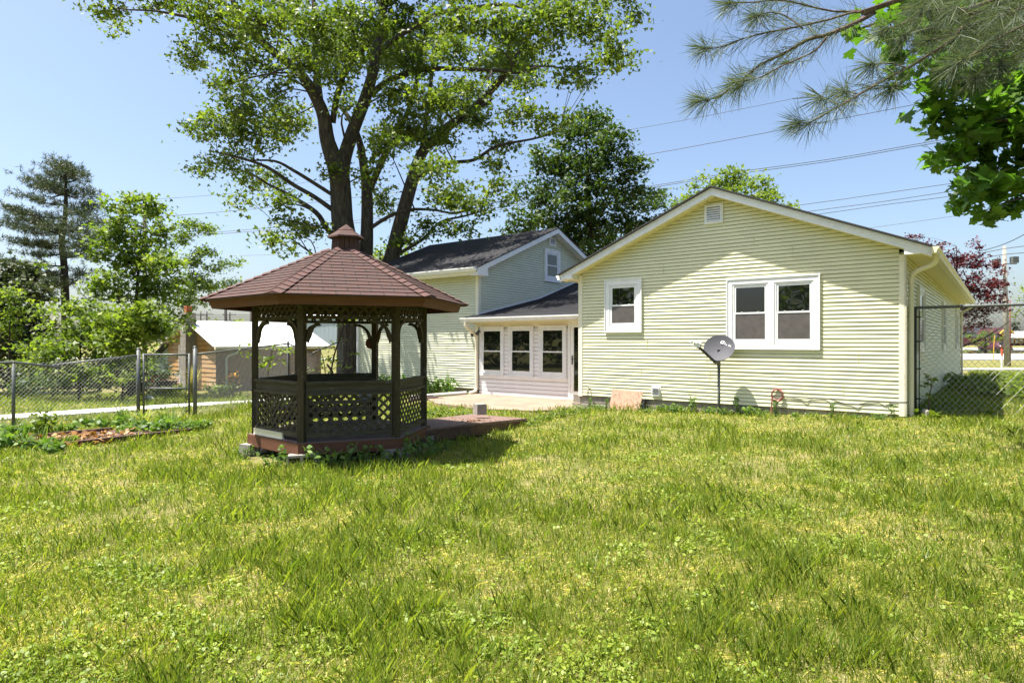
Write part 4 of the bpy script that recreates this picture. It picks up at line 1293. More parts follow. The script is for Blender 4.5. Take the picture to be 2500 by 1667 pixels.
for (aE, sg) in ((-.32, 1), (SW + .3, -1)):
    zE = SE_ - .10
    zR = SR + .06
    for th in (0,):
        mb.hexa([P(aE, -.28, zE - .03), P(aE, 5.4, zE - .03), P(SW / 2, 5.4, zR - .03), P(SW / 2, -.28, zR - .03), P(aE, -.28, zE), P(aE, 5.4, zE), P(SW / 2, 5.4, zR), P(SW / 2, -.28, zR)])
    for i in range(15):
        l = -.25 + i * .4
        mb.hexa([P(aE, l, zE), P(aE, l + .03, zE), P(SW / 2, l + .03, zR), P(SW / 2, l, zR), P(aE, l, zE + .012), P(aE, l + .03, zE + .012), P(SW / 2, l + .03, zR + .012), P(SW / 2, l, zR + .012)])
mb.build('roof', M['whitemetal'], shed)
mb = MB()
mb.fbox(FL_, -.25, 5.4, .32, .44, SE_ - .24, SE_ - .12)
mb.build('gutter', M['cream'], shed)
mb = MB(); mb.tube([P(-.36, .75, SE_ - .2), P(-.36, .72, SE_ - .38), P(-.12, .45, SE_ - .50), P(-.06, .40, SE_ - .62), P(-.06, .40, SB + .05)], .05, 8); mb.build('downspout', M['paleblue'], shed)
mb = MB()
for k in range(17):
    z0 = SB + k * .205
    mb.fbox(FE, 1.72 + .004 * (k % 2), 2.22 + .004 * (k % 2), .02, .46, z0, z0 + .197)
    if k < 17: mb.fbox(FE, 1.735, 2.21, .03, .45, z0 + .197, z0 + .205)
ch = mb.build('chimney', mat('chimney_block', (.32, .29, .26), (.23, .21, .19), 5, .9, .4, 50), shed)
mb = MB(); mb.fbox(FE, 1.86, 2.10, .13, .36, SB + 17 * .205, SB + 17 * .205 + .30); mb.build('flue', M['flue'], ch)
mb = MB(); mb.tube([P(3.05, -.1, -.3), P(3.05, -.1, 1.35)], .055, 8); mb.build('vent_pipe', M['path'], shed)
mb = MB(); mb.tube([P(2.5, -.35, -.4), P(2.45, -.30, .9)], .03, 6); mb.build('vent_pipe', M['white'], shed)
# lean-to of pale sheet metal on the left
mb = MB()
for i in range(16):
    a0 = SW + i * .11
    zt = 1.22 - i * .055
    mb.fbox(FE, a0, a0 + .055, -.05, .02, SB, zt); mb.fbox(FE, a0 + .055, a0 + .11, -.05, .0, SB, zt - .02)
mb.build('lean_to', M['paleblue'], shed)
mb = MB(); mb.hexa([P(SW - .1, -.3, 1.30), P(SW + 1.9, -.3, .38), P(SW + 1.9, 3, .38), P(SW - .1, 3, 1.30), P(SW - .1, -.3, 1.34), P(SW + 1.9, -.3, .42), P(SW + 1.9, 3, .42), P(SW - .1, 3, 1.34)]); mb.build('lean_to_roof', M['darksteel'], shed)
# clutter in front of the shed
mb = MB()
for (x0, x1, y0, y1, z0, z1) in ((-.3, .3, -.2, .2, 0, .03), (-.3, .3, -.2, -.17, .03, .32), (-.3, .3, .17, .2, .03, .32), (-.3, -.27, -.17, .17, .03, .32), (.27, .3, -.17, .17, .03, .32)): mb.box(x0, x1, y0, y1, z0, z1)
for x in (-.26, .22): mb.box(x, x + .04, -.16, .16, -.35, 0)
o = mb.build('orange_crate', mat('rusty_red', (.35, .10, .05), (.22, .07, .04), 6, .7)); o.location = P(3.9, -.7, -.26); tag(o, 'rusty orange crate on legs at the foot of the shed end wall', 'crate')
mb = MB(); mb.prism([(-.33, -.2), (.33, -.2), (.36, .2), (-.36, .2)], 0, .38); mb.prism([(-.37, -.24), (.37, -.24), (.4, .24), (-.4, .24)], .38, .42)
o = mb.build('black_bin', M['black']); o.location = P(2.75, -.8, -.62); tag(o, 'black plastic bin beside the shed chimney', 'bin')
mb = MB()
for i in range(9):
    a = random.uniform(-.5, .5); mb.tube([(a, 0, .0), (a * .4 + random.uniform(-.2, .2), .1, .22), (a * .3 + .3 * random.uniform(-1, 1), .2, .30 + .12 * random.random())], .018, 5)
o = mb.build('brush_pile', M['barkpine']); o.location = P(2.9, -1.0, -.6); tag(o, 'small heap of dry sticks before the shed', 'sticks')
bm = bmesh.new(); bmesh.ops.create_icosphere(bm, subdivisions=3, radius=.2)
for v in bm.verts: v.co.z *= .6; v.co += v.normal * .03 * math.sin(v.co.x * 13 + v.co.y * 9 + v.co.z * 15)
me = bpy.data.meshes.new('rock'); bm.to_mesh(me); bm.free(); me.materials.append(M['path'])
o = link('rock', me); o.location = at(362, 957, 19.5); o.location.z = ghf(o.location.x, 19.5) + .05; tag(o, 'pale rounded rock in the grass behind the gate', 'rock')

# ------------------------------------------------------------------ leaves
L_KITE = np.array([(0, 0, 0), (.5, .32, .10), (0, 1, 0), (-.5, .32, .10)])
L_STAR = np.array([(0, 0, 0), (.22, .10, .02), (.58, .30, .09), (.24, .42, .03), (0, 1.0, -.06), (-.24, .42, .03), (-.58, .30, .09), (-.22, .10, .02)])
L_MAPLE = np.array([(0, 0, 0), (.12, .02, .02), (.46, .02, .08), (.40, .16, .05), (.66, .40, .10), (.46, .44, .06), (.44, .56, .06), (.22, .50, .02), (.26, .74, .03), (.14, .76, 0), (0, 1.0, -.06),
                    (-.14, .76, 0), (-.26, .74, .03), (-.22, .50, .02), (-.44, .56, .06), (-.46, .44, .06), (-.66, .40, .10), (-.40, .16, .05), (-.46, .02, .08), (-.12, .02, .02)])
L_OVAL = np.array([(0, 0, 0), (.26, .25, .05), (.28, .55, .04), (0, 1, -.05), (-.28, .55, .04), (-.26, .25, .05)])

def orient(n, flat):
    """random leaf axes: normal mostly up when flat is large"""
    nz = rng.normal(size=(n, 3)); nz[:, 2] = np.abs(nz[:, 2]) + flat
    nz /= np.linalg.norm(nz, axis=1)[:, None]
    a = rng.normal(size=(n, 3))
    y = a - nz * (a * nz).sum(1)[:, None]; y /= np.linalg.norm(y, axis=1)[:, None]
    y[:, 2] -= .25; y /= np.linalg.norm(y, axis=1)[:, None]
    x = np.cross(y, nz); x /= np.linalg.norm(x, axis=1)[:, None]
    nz = np.cross(x, y)
    return x, y, nz

def leaf_verts(C, size, shape, flat=.6, svar=.35):
    n = len(C)
    x, y, z = orient(n, flat)
    s_ = (size * (1 + svar * rng.uniform(-1, 1, n)))[:, None, None]
    L = shape[None]
    V = C[:, None, :] + s_ * (L[..., 0:1] * x[:, None, :] + (L[..., 1:2] - .4) * y[:, None, :] + L[..., 2:3] * z[:, None, :])
    return V.reshape(-1, 3)

def pad_points(pads, dens, Y, ydep=.9, twig=.32, per=26, jit=0.0):
    """pads in picture measure (px,py,rx,ry[,Y]) -> twig centres and leaf centres in metres"""
    cen, tw = [], []
    for p in pads:
        px, py, rx, ry = p[:4]
        y0 = p[4] if len(p) > 4 else Y + rng.uniform(-1, 1) * jit
        c = np.array(at(px, py, y0)); ax, az = rx / FPX * y0, ry / FPX * y0
        ay = ydep * (ax + az) / 2
        vol = max(1, int(round(dens * (ax * az) ** .75 * (ay ** .75) * 6)))
        q = rng.normal(size=(vol, 3)); q /= np.linalg.norm(q, axis=1)[:, None]
        q *= rng.random(vol)[:, None] ** .40
        t = c + q * np.array([ax, ay, az])
        cen.append((c, len(t))); tw.append(t)
    T = np.concatenate(tw)
    n = len(T) * per
    k = np.repeat(np.arange(len(T)), per)
    off = rng.normal(size=(n, 3)) * twig * np.array([1, 1, .55])
    shade = rng.random(len(T))
    return cen, tw, T, T[k] + off * (rng.random(n)[:, None] ** .5), shade[k]

def crown_mesh(parent, pts, sh, size, shape, m, flat=.6, name='crown'):
    tint = np.clip(rng.random(len(pts)) * .65 + sh * .45 - .05, 0, 1)
    V = leaf_verts(pts, size, shape, flat)
    return npmesh(name, V, len(shape), m, parent, np.repeat(tint, len(shape)))

def curve_pts(a, b, n=5, sag=.08):
    a = Vector(a); b = Vector(b); L = (b - a).length
    o = Vector(rng.normal(size=3)) * L * .06
    return [a.lerp(b, i / n) + o * math.sin(math.pi * i / n) + Vector((0, 0, sag * L * math.sin(math.pi * i / n))) for i in range(n + 1)]

def limb_points(limbs):
    out = []
    for pts, rad in limbs:
        for (a, b), (r0, r1) in zip(zip(pts[:-1], pts[1:]), zip(rad[:-1], rad[1:])):
            for f in (0, .25, .5, .75): out.append((Vector(a).lerp(Vector(b), f), r0 + (r1 - r0) * f))
        out.append((Vector(pts[-1]), rad[-1]))
    return out

def make_tree(name, label, cat, base, limbs, pads, Y, leaf, lmat, bark, dens=1.0, per=26, twig=.32, shape=L_KITE, ydep=.9, jit=.8, flat=.6, group=None, twigs=True, br=.035, extra=None, sides=10):
    """limbs: list of (points, radii) in metres"""
    root = empty(name, base, label=label, cat=cat, group=group)
    cen, tw, T, pts, sh = pad_points(pads, dens, Y, ydep, twig, per, jit)
    mb = MB()
    for p, r in limbs:
        mb.tube(smooth_poly(p, r)[0], smooth_poly(p, r)[1], sides)
    trunk = mb.build('trunk', bark, root, True)
    LP = limb_points(limbs)
    mb = MB()
    for (c, n), t in zip(cen, tw):
        c = Vector(c)
        best = min(LP, key=lambda q: (q[0] - c).length + (0.8 if q[0].z > c.z + .3 else 0) * (q[0].z - c.z) - 3 * min(q[1], .12))
        L = (best[0] - c).length
        r0 = min(best[1] * .55, br * (.6 + .12 * L))
        if L > .25:
            cp = curve_pts(best[0], c, 5)
            mb.tube(cp, [r0 + (r0 * .4 - r0) * i / 5 for i in range(6)], 5, cap=False)
        if twigs:
            for q in t[:min(len(t), 26)]:
                mb.tube(curve_pts(c, Vector(q), 3, .05), [r0 * .38, r0 * .3, r0 * .2, r0 * .1], 3, cap=False)
    if mb.v: mb.build('branches', bark, trunk, True)
    print('LEAVES', name, len(pts))
    crown_mesh(root, pts, sh, leaf, shape, lmat, flat)
    return root

def smooth_poly(p, r, n=4):
    P = [Vector(q) for q in p]
    out, ro = [], []
    for i in range(len(P) - 1):
        p0, p1, p2, p3 = P[max(i - 1, 0)], P[i], P[i + 1], P[min(i + 2, len(P) - 1)]
        for k in range(n):
            t = k / n
            out.append(.5 * ((2 * p1) + (p2 - p0) * t + (2 * p0 - 5 * p1 + 4 * p2 - p3) * t * t + (3 * p1 - p0 - 3 * p2 + p3) * t ** 3))
            ro.append(r[i] + (r[i + 1] - r[i]) * t)
    return out + [P[-1]], ro + [r[-1]]

def poly(pxs, Y, w, dy=None):
    """limb from picture points; w = widths in picture px at each point; dy = depth change per point"""
    n = len(pxs)
    dy = dy or [0] * n
    pts = [at(x, y, Y + d) for (x, y), d in zip(pxs, dy)]
    return (pts, [w_ * .5 / FPX * (Y + d) for w_, d in zip(w, dy)])

# ---- the big silver maple
TY = 24.2
gz = ghf(-6.3, TY) - .3
base0 = Vector((-6.25, TY, gz))
limbs = []
t1 = poly([(858, 700), (848, 620), (836, 540), (832, 470), (826, 420), (800, 345), (786, 270), (735, 182), (652, 113), (585, 36), (545, -60)], TY, [66, 62, 52, 50, 48, 36, 31, 24, 19, 15, 8], [0, 0, 0, 0, 0, -.1, -.3, -.6, -1, -1.4, -1.8])
limbs.append(([base0 + Vector((0, 0, 0)), base0 + Vector((.06, 0, .5))] + t1[0], [.82, .62] + t1[1]))
limbs.append(poly([(838, 470), (838, 400), (861, 321), (892, 240), (912, 170), (922, 100), (940, 0), (960, -120)], TY, [34, 34, 31, 28, 25, 22, 18, 8], [0, .1, .2, .3, .4, .5, .6, .8]))
limbs.append(poly([(786, 290), (776, 200), (770, 100), (765, 0), (750, -100)], TY, [20, 16, 13, 10, 5], [0, .4, .9, 1.4, 1.8]))
limbs.append(poly([(812, 300), (822, 240), (843, 172), (868, 140), (902, 112)], TY, [15, 15, 13, 11, 7], [0, -.2, -.5, -.8, -1]))
limbs.append(poly([(905, 232), (950, 196), (1033, 170), (1100, 168), (1152, 170), (1215, 172), (1262, 178), (1320, 160)], TY, [16, 14, 13, 11, 10, 8, 6, 3], [0, -.2, -.5, -.8, -1, -1.2, -1.4, -1.5]))
limbs.append(poly([(920, 135), (960, 96), (992, 77), (1040, 48), (1081, 30), (1160, 18), (1236, 12), (1331, 30), (1400, 50)], TY, [14, 13, 13, 12, 11, 9, 8, 5, 3], [0, -.2, -.4, -.7, -1, -1.3, -1.6, -2, -2.2]))
limbs.append(poly([(640, 100), (590, 72), (527, 48), (462, 42), (379, 27), (301, 24)], TY, [11, 11, 10, 8, 5, 3], [-1, -1.1, -1.3, -1.5, -1.7, -1.9]))
limbs.append(poly([(572, 20), (520, 0), (450, -20), (400, 0)], TY, [9, 8, 6, 3], [-1.5, -1.8, -2, -2.2]))
# second and third stems
st2 = poly([(885, 690), (893, 620), (896, 560), (896, 476), (890, 420), (876, 340), (850, 285), (820, 250)], TY + .6, [44, 34, 30, 27, 22, 16, 12, 6], [0, 0, 0, .2, .4, .7, .9, 1.1])
limbs.append(([base0 + Vector((.45, .35, 0))] + st2[0], [.5] + st2[1]))
limbs.append(poly([(896, 476), (944, 369), (975, 320), (1010, 230), (1030, 120), (1050, 20)], TY + .8, [18, 15, 13, 11, 9, 5], [0, .2, .4, .7, 1, 1.2]))
st3 = poly([(938, 680), (956, 631), (980, 536), (1010, 429), (1033, 369), (1070, 330), (1093, 310), (1152, 268), (1236, 179), (1270, 120), (1301, 65), (1330, 10)], TY + .9, [42, 38, 34, 30, 25, 22, 21, 19, 14, 11, 8, 4], [0, 0, 0, 0, 0, -.1, -.2, -.4, -.8, -1, -1.2, -1.4])
limbs.append(([base0 + Vector((.75, .5, 0)), base0 + Vector((1.0, .7, 1.6))] + st3[0], [.55, .40] + st3[1]))
limbs.append(poly([(1020, 420), (1035, 330), (1048, 230), (1062, 130), (1080, 60)], TY + .9, [14, 12, 10, 8, 4], [0, .4, .8, 1.2, 1.6]))
# low branches
limbs.append(poly([(846, 612), (800, 560), (771, 518), (706, 476), (652, 448), (610, 420)], TY, [16, 13, 12, 9, 6, 3], [0, -.3, -.5, -.9, -1.2, -1.4]))
limbs.append(poly([(836, 530), (770, 482), (718, 452), (652, 408), (581, 384), (530, 372)], TY, [13, 11, 10, 8, 5, 3], [0, -.3, -.6, -1, -1.4, -1.6]))
limbs.append(poly([(834, 490), (756, 440), (718, 417), (670, 393), (600, 392)], TY, [10, 9, 8, 6, 3], [0, -.2, -.4, -.7, -.9]))
limbs.append(poly([(905, 556), (950, 528), (998, 512), (1057, 512), (1110, 520), (1170, 505)], TY + .5, [10, 9, 8, 6, 5, 3], [0, -.3, -.6, -.9, -1.2, -1.4]))
limbs.append(poly([(975, 618), (1033, 583), (1075, 542), (1130, 528), (1190, 512)], TY + .9, [9, 8, 6, 5, 3], [0, .1, .2, .3, .4]))
limbs.append(poly([(1140, 275), (1185, 255), (1203, 240)], TY + .5, [9, 7, 4], [0, -.2, -.4]))
limbs.append(poly([(1000, 440), (1093, 400), (1158, 390), (1212, 357), (1301, 339), (1367, 321)], TY + .9, [10, 9, 8, 7, 5, 3], [0, -.4, -.7, -1, -1.3, -1.5]))
limbs.append(poly([(848, 640), (780, 630), (750, 610), (700, 575)], TY, [8, 6, 5, 3], [0, -.2, -.4, -.6]))
pads = [(255, 25, 52, 24), (288, 72, 20, 22), (400, 12, 70, 20), (505, 22, 65, 32), (560, 85, 80, 50), (478, 135, 38, 42), (640, 55, 85, 52), (620, 150, 62, 38), (530, 215, 26, 18), (570, 200, 45, 22), (760, 60, 72, 60),
        (740, 160, 55, 42), (580, 262, 62, 40), (520, 305, 62, 36), (478, 325, 38, 20), (625, 330, 80, 48), (700, 290, 62, 48), (560, 395, 62, 30), (492, 424, 26, 16), (640, 440, 66, 30), (585, 488, 34, 20), (690, 490, 50, 26),
        (748, 560, 50, 28), (690, 595, 50, 20), (655, 570, 26, 12), (880, 60, 70, 52), (855, 150, 44, 34), (980, 60, 80, 52), (1005, 145, 70, 40), (955, 222, 52, 42), (1060, 245, 70, 42), (1100, 50, 80, 46), (1120, 130, 70, 36),
        (1220, 58, 80, 50), (1235, 150, 62, 28), (1340, 78, 80, 50), (1440, 60, 70, 50), (1505, 110, 46, 40), (1545, 40, 24, 32), (1535, 152, 24, 20), (1400, 178, 60, 26), (1435, 205, 30, 16), (1300, 205, 42, 22),
        (1000, 310, 60, 50), (1080, 330, 50, 38), (1165, 292, 40, 30), (1262, 285, 48, 36), (1335, 305, 48, 28), (1405, 292, 30, 16), (1240, 350, 48, 20), (942, 350, 42, 48), (900, 420, 32, 32), (1060, 420, 60, 38), (1100, 480, 70, 36),
        (1180, 500, 58, 28), (1230, 452, 38, 18), (1040, 556, 48, 24), (1130, 556, 48, 20), (932, 480, 32, 46), (1250, 492, 28, 16), (1000, 590, 40, 16), (820, 200, 34, 40), (680, 225, 38, 30), (830, 30, 36, 30), (1160, 215, 40, 26),
        (1360, 20, 70, 30), (700, 20, 50, 28), (1480, 150, 36, 22), (1270, 110, 50, 28), (860, 260, 28, 30), (800, 420, 26, 26), (720, 540, 36, 18), (610, 225, 40, 20), (1210, 400, 40, 18)]
pads = [p + (TY + rng.uniform(-5.5, 1.8),) for p in pads]
pads += [(300, -60, 90, 40), (480, -70, 120, 60), (680, -60, 120, 60), (900, -80, 130, 70), (1120, -60, 130, 60), (1330, -60, 120, 55), (1500, -30, 70, 40), (600, -190, 150, 70), (850, -220, 170, 80), (1100, -190, 160, 70), (780, -340, 150, 70), (1000, -340, 140, 60)]
# limbs on the far side, which shade the roof of the wing
pads += [(980, 120, 110, 60, 27.5), (1120, 250, 90, 50, 27.5), (800, 120, 110, 60, 28), (1250, 160, 100, 50, 27), (960, 330, 60, 40, 27)]
make_tree('silver_maple', 'big silver maple with several stems towering behind the gazebo', 'tree', base0, limbs, pads, TY, .145, M['maple'], M['bark'], dens=9.5, per=26, twig=.37, shape=L_STAR, jit=.9, flat=.35, br=.045)

# ---- other broadleaf trees
def simple_limbs(bx, by, Y, top, n, w, spread, seed):
    r_ = random.Random(seed)
    b = at(bx, by, Y); b.z = ghf(b.x, b.y) - .1
    t = at(top[0], top[1], Y)
    trunk = ([b, b.lerp(t, .3) + Vector((r_.uniform(-.1, .1), 0, 0)), b.lerp(t, .62), t], [w, w * .8, w * .5, w * .12])
    out = [trunk]
    for i in range(n):
        f = .22 + .6 * i / max(1, n - 1)
        s_ = b.lerp(t, f)
        a = r_.random() * 6.28
        L = spread * (1.15 - f * .75)
        e = s_ + Vector((math.cos(a) * L, math.sin(a) * L, L * r_.uniform(.5, 1.1)))
        m_ = s_.lerp(e, .5) + Vector((0, 0, -.08 * L))
        rr = w * (1 - f) * .6
        out.append(([s_, m_, e], [rr, rr * .6, rr * .15]))
    return b, out

b, lm = simple_limbs(1455, 650, 36, (1430, 330), 12, .32, 4.2, 3)
make_tree('maple', 'tall dense dark green maple standing between the wing roof and the low gable', 'tree', b, lm,
          [(1440, 300, 55, 32), (1390, 330, 55, 38), (1490, 345, 58, 40), (1345, 395, 60, 45), (1440, 400, 90, 55), (1540, 410, 50, 40), (1320, 470, 60, 45), (1420, 480, 90, 55), (1530, 480, 70, 50), (1600, 500, 34, 24), (1290, 530, 45, 32), (1370, 550, 80, 50), (1470, 560, 90, 50), (1570, 545, 55, 34), (1260, 560, 40, 22), (1430, 280, 30, 18), (1470, 620, 70, 30), (1360, 610, 60, 30), (1610, 470, 22, 16)],
          36, .20, M['darkleaf'], M['barkdark'], dens=4.2, per=30, twig=.42, shape=L_STAR, ydep=1.0, jit=1.4, twigs=False)
b, lm = simple_limbs(1800, 620, 42, (1790, 430), 8, .28, 3.6, 5)
make_tree('maple', 'yellow green rounded maple crown showing above the ridge of the low gable', 'tree', b, lm,
          [(1790, 440, 50, 30), (1730, 460, 45, 32), (1850, 455, 45, 30), (1690, 490, 36, 24), (1780, 490, 80, 40), (1880, 500, 50, 34), (1920, 520, 30, 18), (1660, 500, 20, 14), (1800, 540, 110, 36)],
          42, .21, M['yellowleaf'], M['barkdark'], dens=4.0, per=24, twig=.42, shape=L_STAR, jit=1.2, twigs=False)
b, lm = simple_limbs(925, 700, 48, (930, 600), 5, .2, 2.4, 6)
make_tree('tree', 'pale green low tree glimpsed between the gazebo roof and the wing', 'tree', b, lm, [(900, 625, 30, 18), (945, 615, 30, 16), (990, 612, 26, 12), (930, 650, 60, 26), (870, 640, 20, 12)], 48, .2, M['yellowleaf'], M['barkdark'], dens=3, per=22, twig=.4, jit=.8, twigs=False)
b, lm = simple_limbs(2338, 830, 30, (2335, 600), 10, .12, 2.2, 8)
make_tree('japanese_maple', 'dark red japanese maple rising beyond the house eave', 'tree', b, lm,
          [(2330, 625, 28, 24), (2380, 600, 14, 18), (2280, 600, 24, 14), (2235, 578, 20, 10), (2250, 610, 22, 16), (2300, 650, 40, 28), (2370, 650, 48, 34), (2420, 645, 26, 12), (2440, 690, 26, 26), (2340, 700, 46, 34), (2400, 710, 48, 38), (2370, 755, 44, 30), (2440, 750, 26, 22), (2340, 770, 26, 20), (2385, 790, 32, 12), (2350, 800, 30, 8), (2445, 660, 16, 10)],
          30, .115, M['redleaf'], M['barkdark'], dens=11, per=24, twig=.20, shape=L_STAR, jit=.6, flat=.5, br=.02)
b, lm = simple_limbs(2530, 850, 45, (2525, 690), 6, .14, 1.6, 9)
make_tree('tree', 'light green small tree at the right edge beyond the tall fence', 'tree', b, lm, [(2500, 730, 24, 18), (2520, 705, 28, 16), (2495, 765, 22, 16), (2530, 760, 36, 24), (2505, 705, 14, 8)], 45, .15, M['yellowleaf'], M['barkdark'], dens=2, per=22, twig=.3, jit=.5)
b, lm = simple_limbs(2406, 862, 80, (2406, 815), 9, .16, 2.0, 10)
make_tree('tree', 'low spreading green tree in the planted island across the street', 'tree', b, lm, [(2370, 822, 14, 9), (2400, 812, 18, 9), (2430, 816, 18, 9), (2385, 832, 18, 8), (2420, 832, 20, 8), (2445, 828, 10, 8), (2405, 840, 22, 6)], 80, .26, M['thicket'], M['barkdark'], dens=.8, per=26, twig=.4, jit=.4, twigs=False)
b, lm = simple_limbs(2480, 845, 150, (2478, 790), 4, .3, 2.0, 11)
make_tree('conifer', 'small dark conifer far behind the white roofed restaurant', 'tree', b, lm, [(2478, 792, 5, 5), (2477, 800, 9, 5), (2478, 808, 13, 6), (2482, 816, 14, 6)], 150, .55, M['farneedle'], M['barkdark'], dens=.16, per=30, twig=.8, jit=.4, twigs=False)

# thicket on the left
LEFT = [
 ('maple', 'tall leafy tree in the middle of the left thicket, a pole rising behind', 23, (318, 960), (345, 500), .20, 12, 3.2, 21, M['thicket'], .15,
  [(300, 500, 46, 24), (340, 512, 50, 34), (392, 515, 24, 18), (285, 560, 55, 38), (370, 572, 60, 40), (330, 640, 80, 48), (262, 620, 48, 44), (400, 640, 42, 44), (270, 700, 60, 46), (350, 715, 70, 46), (425, 700, 28, 36), (420, 780, 34, 36), (300, 790, 80, 40)], 1.5, 1.6),
 ('tree', 'slender open tree at the right end of the left thicket above the shed', 33, (440, 900), (480, 550), .09, 9, 1.9, 22, M['thicket'], .13,
  [(470, 552, 44, 15), (512, 560, 20, 10), (440, 578, 24, 22), (500, 618, 32, 14), (525, 655, 28, 10), (560, 648, 30, 9), (585, 640, 12, 6), (480, 690, 42, 28), (455, 735, 30, 30), (520, 700, 26, 10), (560, 690, 28, 8), (505, 735, 20, 12), (465, 640, 22, 20)], 2.4, .8),
 ('redbud', 'small bright yellow green tree in front of the thicket beside the shed lean-to', 17.5, (335, 905), (340, 770), .05, 10, 1.1, 23, M['yellowleaf'], .13,
  [(340, 752, 44, 18), (300, 778, 34, 22), (375, 785, 34, 26), (345, 815, 50, 24), (285, 822, 34, 18), (258, 845, 36, 14), (395, 820, 24, 18), (330, 858, 44, 14)], 4.2, .4),
 ('bush', 'broad light green bush at the front left of the thicket', 19, (190, 955), (200, 730), .08, 9, 2.0, 24, M['thicket'], .13,
  [(200, 755, 54, 32), (250, 790, 55, 32), (165, 815, 55, 36), (240, 850, 70, 38), (140, 860, 46, 34), (190, 905, 90, 28), (310, 890, 60, 28), (90, 890, 44, 24), (260, 925, 80, 16)], 2.2, .7),
 ('bush', 'shaded dark bush under the small bright tree near the gate', 20, (300, 960), (300, 880), .08, 6, 1.2, 25, M['darkleaf'], .13,
  [(290, 900, 60, 30), (230, 930, 60, 24), (340, 930, 40, 28), (390, 900, 30, 34), (150, 930, 60, 24), (60, 930, 70, 26)], 1.8, .5),
 ('evergreen', 'dark shaggy evergreen filling the far left edge of the thicket', 25, (40, 960), (50, 640), .22, 12, 3.0, 26, M['farneedle'], .16,
  [(40, 660, 60, 28), (0, 690, 50, 30), (70, 720, 55, 34), (15, 760, 60, 40), (80, 800, 50, 40), (20, 840, 70, 46), (90, 870, 40, 36), (20, 910, 80, 34), (-30, 780, 40, 80)], 1.7, .8),
 ('bush', 'lighter green bush at the foot of the dark evergreen', 22, (20, 960), (25, 720), .1, 8, 1.8, 27, M['thicket'], .13,
  [(20, 720, 40, 24), (60, 760, 36, 24), (10, 800, 40, 30), (110, 760, 26, 22), (70, 840, 44, 26), (100, 640, 14, 10)], 1.3, .8),
]
for (nm, lb, Y_, bs, tp, w, nb, spd, sd, lm_, lf, pd, dn_, jt) in LEFT:
    b, lm = simple_limbs(bs[0], bs[1], Y_, (tp[0], tp[1] + 45), nb, w * .55, spd * .8, sd)
    make_tree(nm, lb, 'tree' if nm != 'bush' else 'bush', b, lm, pd, Y_, lf, lm_, M['barkdark'], dens=dn_ * 6.0, per=30, twig=.28, shape=L_STAR if nm != 'evergreen' else L_KITE, jit=jt, twigs=nm in ('tree', 'redbud'), br=.02)

# ---- needles
def needle_mesh(parent, C, D, length, width, nper, m, spread=.75, droop=.25, name='needles'):
    """C tuft centres, D directions; nper needles per tuft as thin blades"""
    n = len(C) * nper
    c = np.repeat(C, nper, 0); d = np.repeat(D, nper, 0)
    v = d * (1 - spread * .45) + rng.normal(size=(n, 3)) * spread * .75
    v /= np.linalg.norm(v, axis=1)[:, None]
    v[:, 2] -= droop * rng.random(n)
    v /= np.linalg.norm(v, axis=1)[:, None]
    L = (length * (.7 + .5 * rng.random(n)))[:, None]
    side_ = np.cross(v, rng.normal(size=(n, 3))); side_ /= np.linalg.norm(side_, axis=1)[:, None]
    w_ = width * .5
    mid = c + v * L * .55; tip = c + v * L; tip[:, 2] -= (droop * .12 * L[:, 0])
    V = np.stack([c - side_ * w_ * .6, c + side_ * w_ * .6, mid + side_ * w_, tip, mid - side_ * w_], 1)
    tint = np.clip(np.repeat(rng.random(len(C)), nper) * .4 + rng.random(n) * .6, 0, 1)
    return npmesh(name, V.reshape(-1, 3), 5, m, parent, np.repeat(tint, 5))

# left pine
PY = 30
pine = empty('pine', at(155, 930, PY), label='tall open white pine rising behind the left thicket', cat='tree')
tr = poly([(165, 930), (160, 740), (156, 640), (150, 590), (158, 540), (161, 480), (160, 400)], PY, [22, 18, 15, 13, 11, 8, 2])
mb = MB(); mb.tube(*smooth_poly(*tr), 9)
brs = [(160, 420, 150, 398), (160, 430, 175, 405), (160, 440, 118, 420), (160, 445, 205, 428), (160, 470, 90, 445), (160, 475, 225, 465), (159, 500, 60, 478), (159, 510, 235, 500), (157, 530, 15, 505), (157, 545, 60, 530), (156, 560, 235, 535),
       (153, 575, 10, 540), (151, 590, 35, 590), (151, 600, 225, 575), (153, 620, 70, 620), (155, 630, 215, 608), (156, 650, 10, 640), (157, 665, 80, 668), (158, 690, 15, 690), (158, 700, 210, 660), (160, 470, 130, 440), (158, 520, 200, 520), (156, 560, 110, 560), (157, 680, 120, 690), (150, 600, 100, 600)]
C_, D_ = [], []
for k, (x0, y0, x1, y1) in enumerate(brs):
    a = at(x0, y0, PY); e = at(x1, y1, PY + random.uniform(-2, 2))
    cp = curve_pts(a, e, 6, -.07)
    L = (e - a).length
    mb.tube(cp, [.045 - .006 * i for i in range(7)], 5, cap=False)
    for i in range(int(L * 60)):
        f = random.random() ** .6
        q = a.lerp(e, .12 + .9 * f) + Vector((0, 0, -.07 * L * math.sin(math.pi * min(1, f))))
        sp = .10 + .05 * L
        q += Vector((random.gauss(0, sp), random.gauss(0, sp * 3.0), random.gauss(.06, .09)))
        C_.append(q); dd = (e - a).normalized() * .5 + Vector((random.gauss(0, .5), random.gauss(0, .5), .45)); D_.append(dd.normalized())
for i in range(60):
    q = at(160 + random.gauss(0, 7), 400 + abs(random.gauss(0, 22)), PY); C_.append(q); D_.append(Vector((random.gauss(0, .3), random.gauss(0, .3), 1)).normalized())
mb.build('trunk', M['barkdark'], pine, True)
needle_mesh(pine, np.array(C_), np.array(D_), .22, .018, 14, M['farneedle'], .9, .1, 'crown')

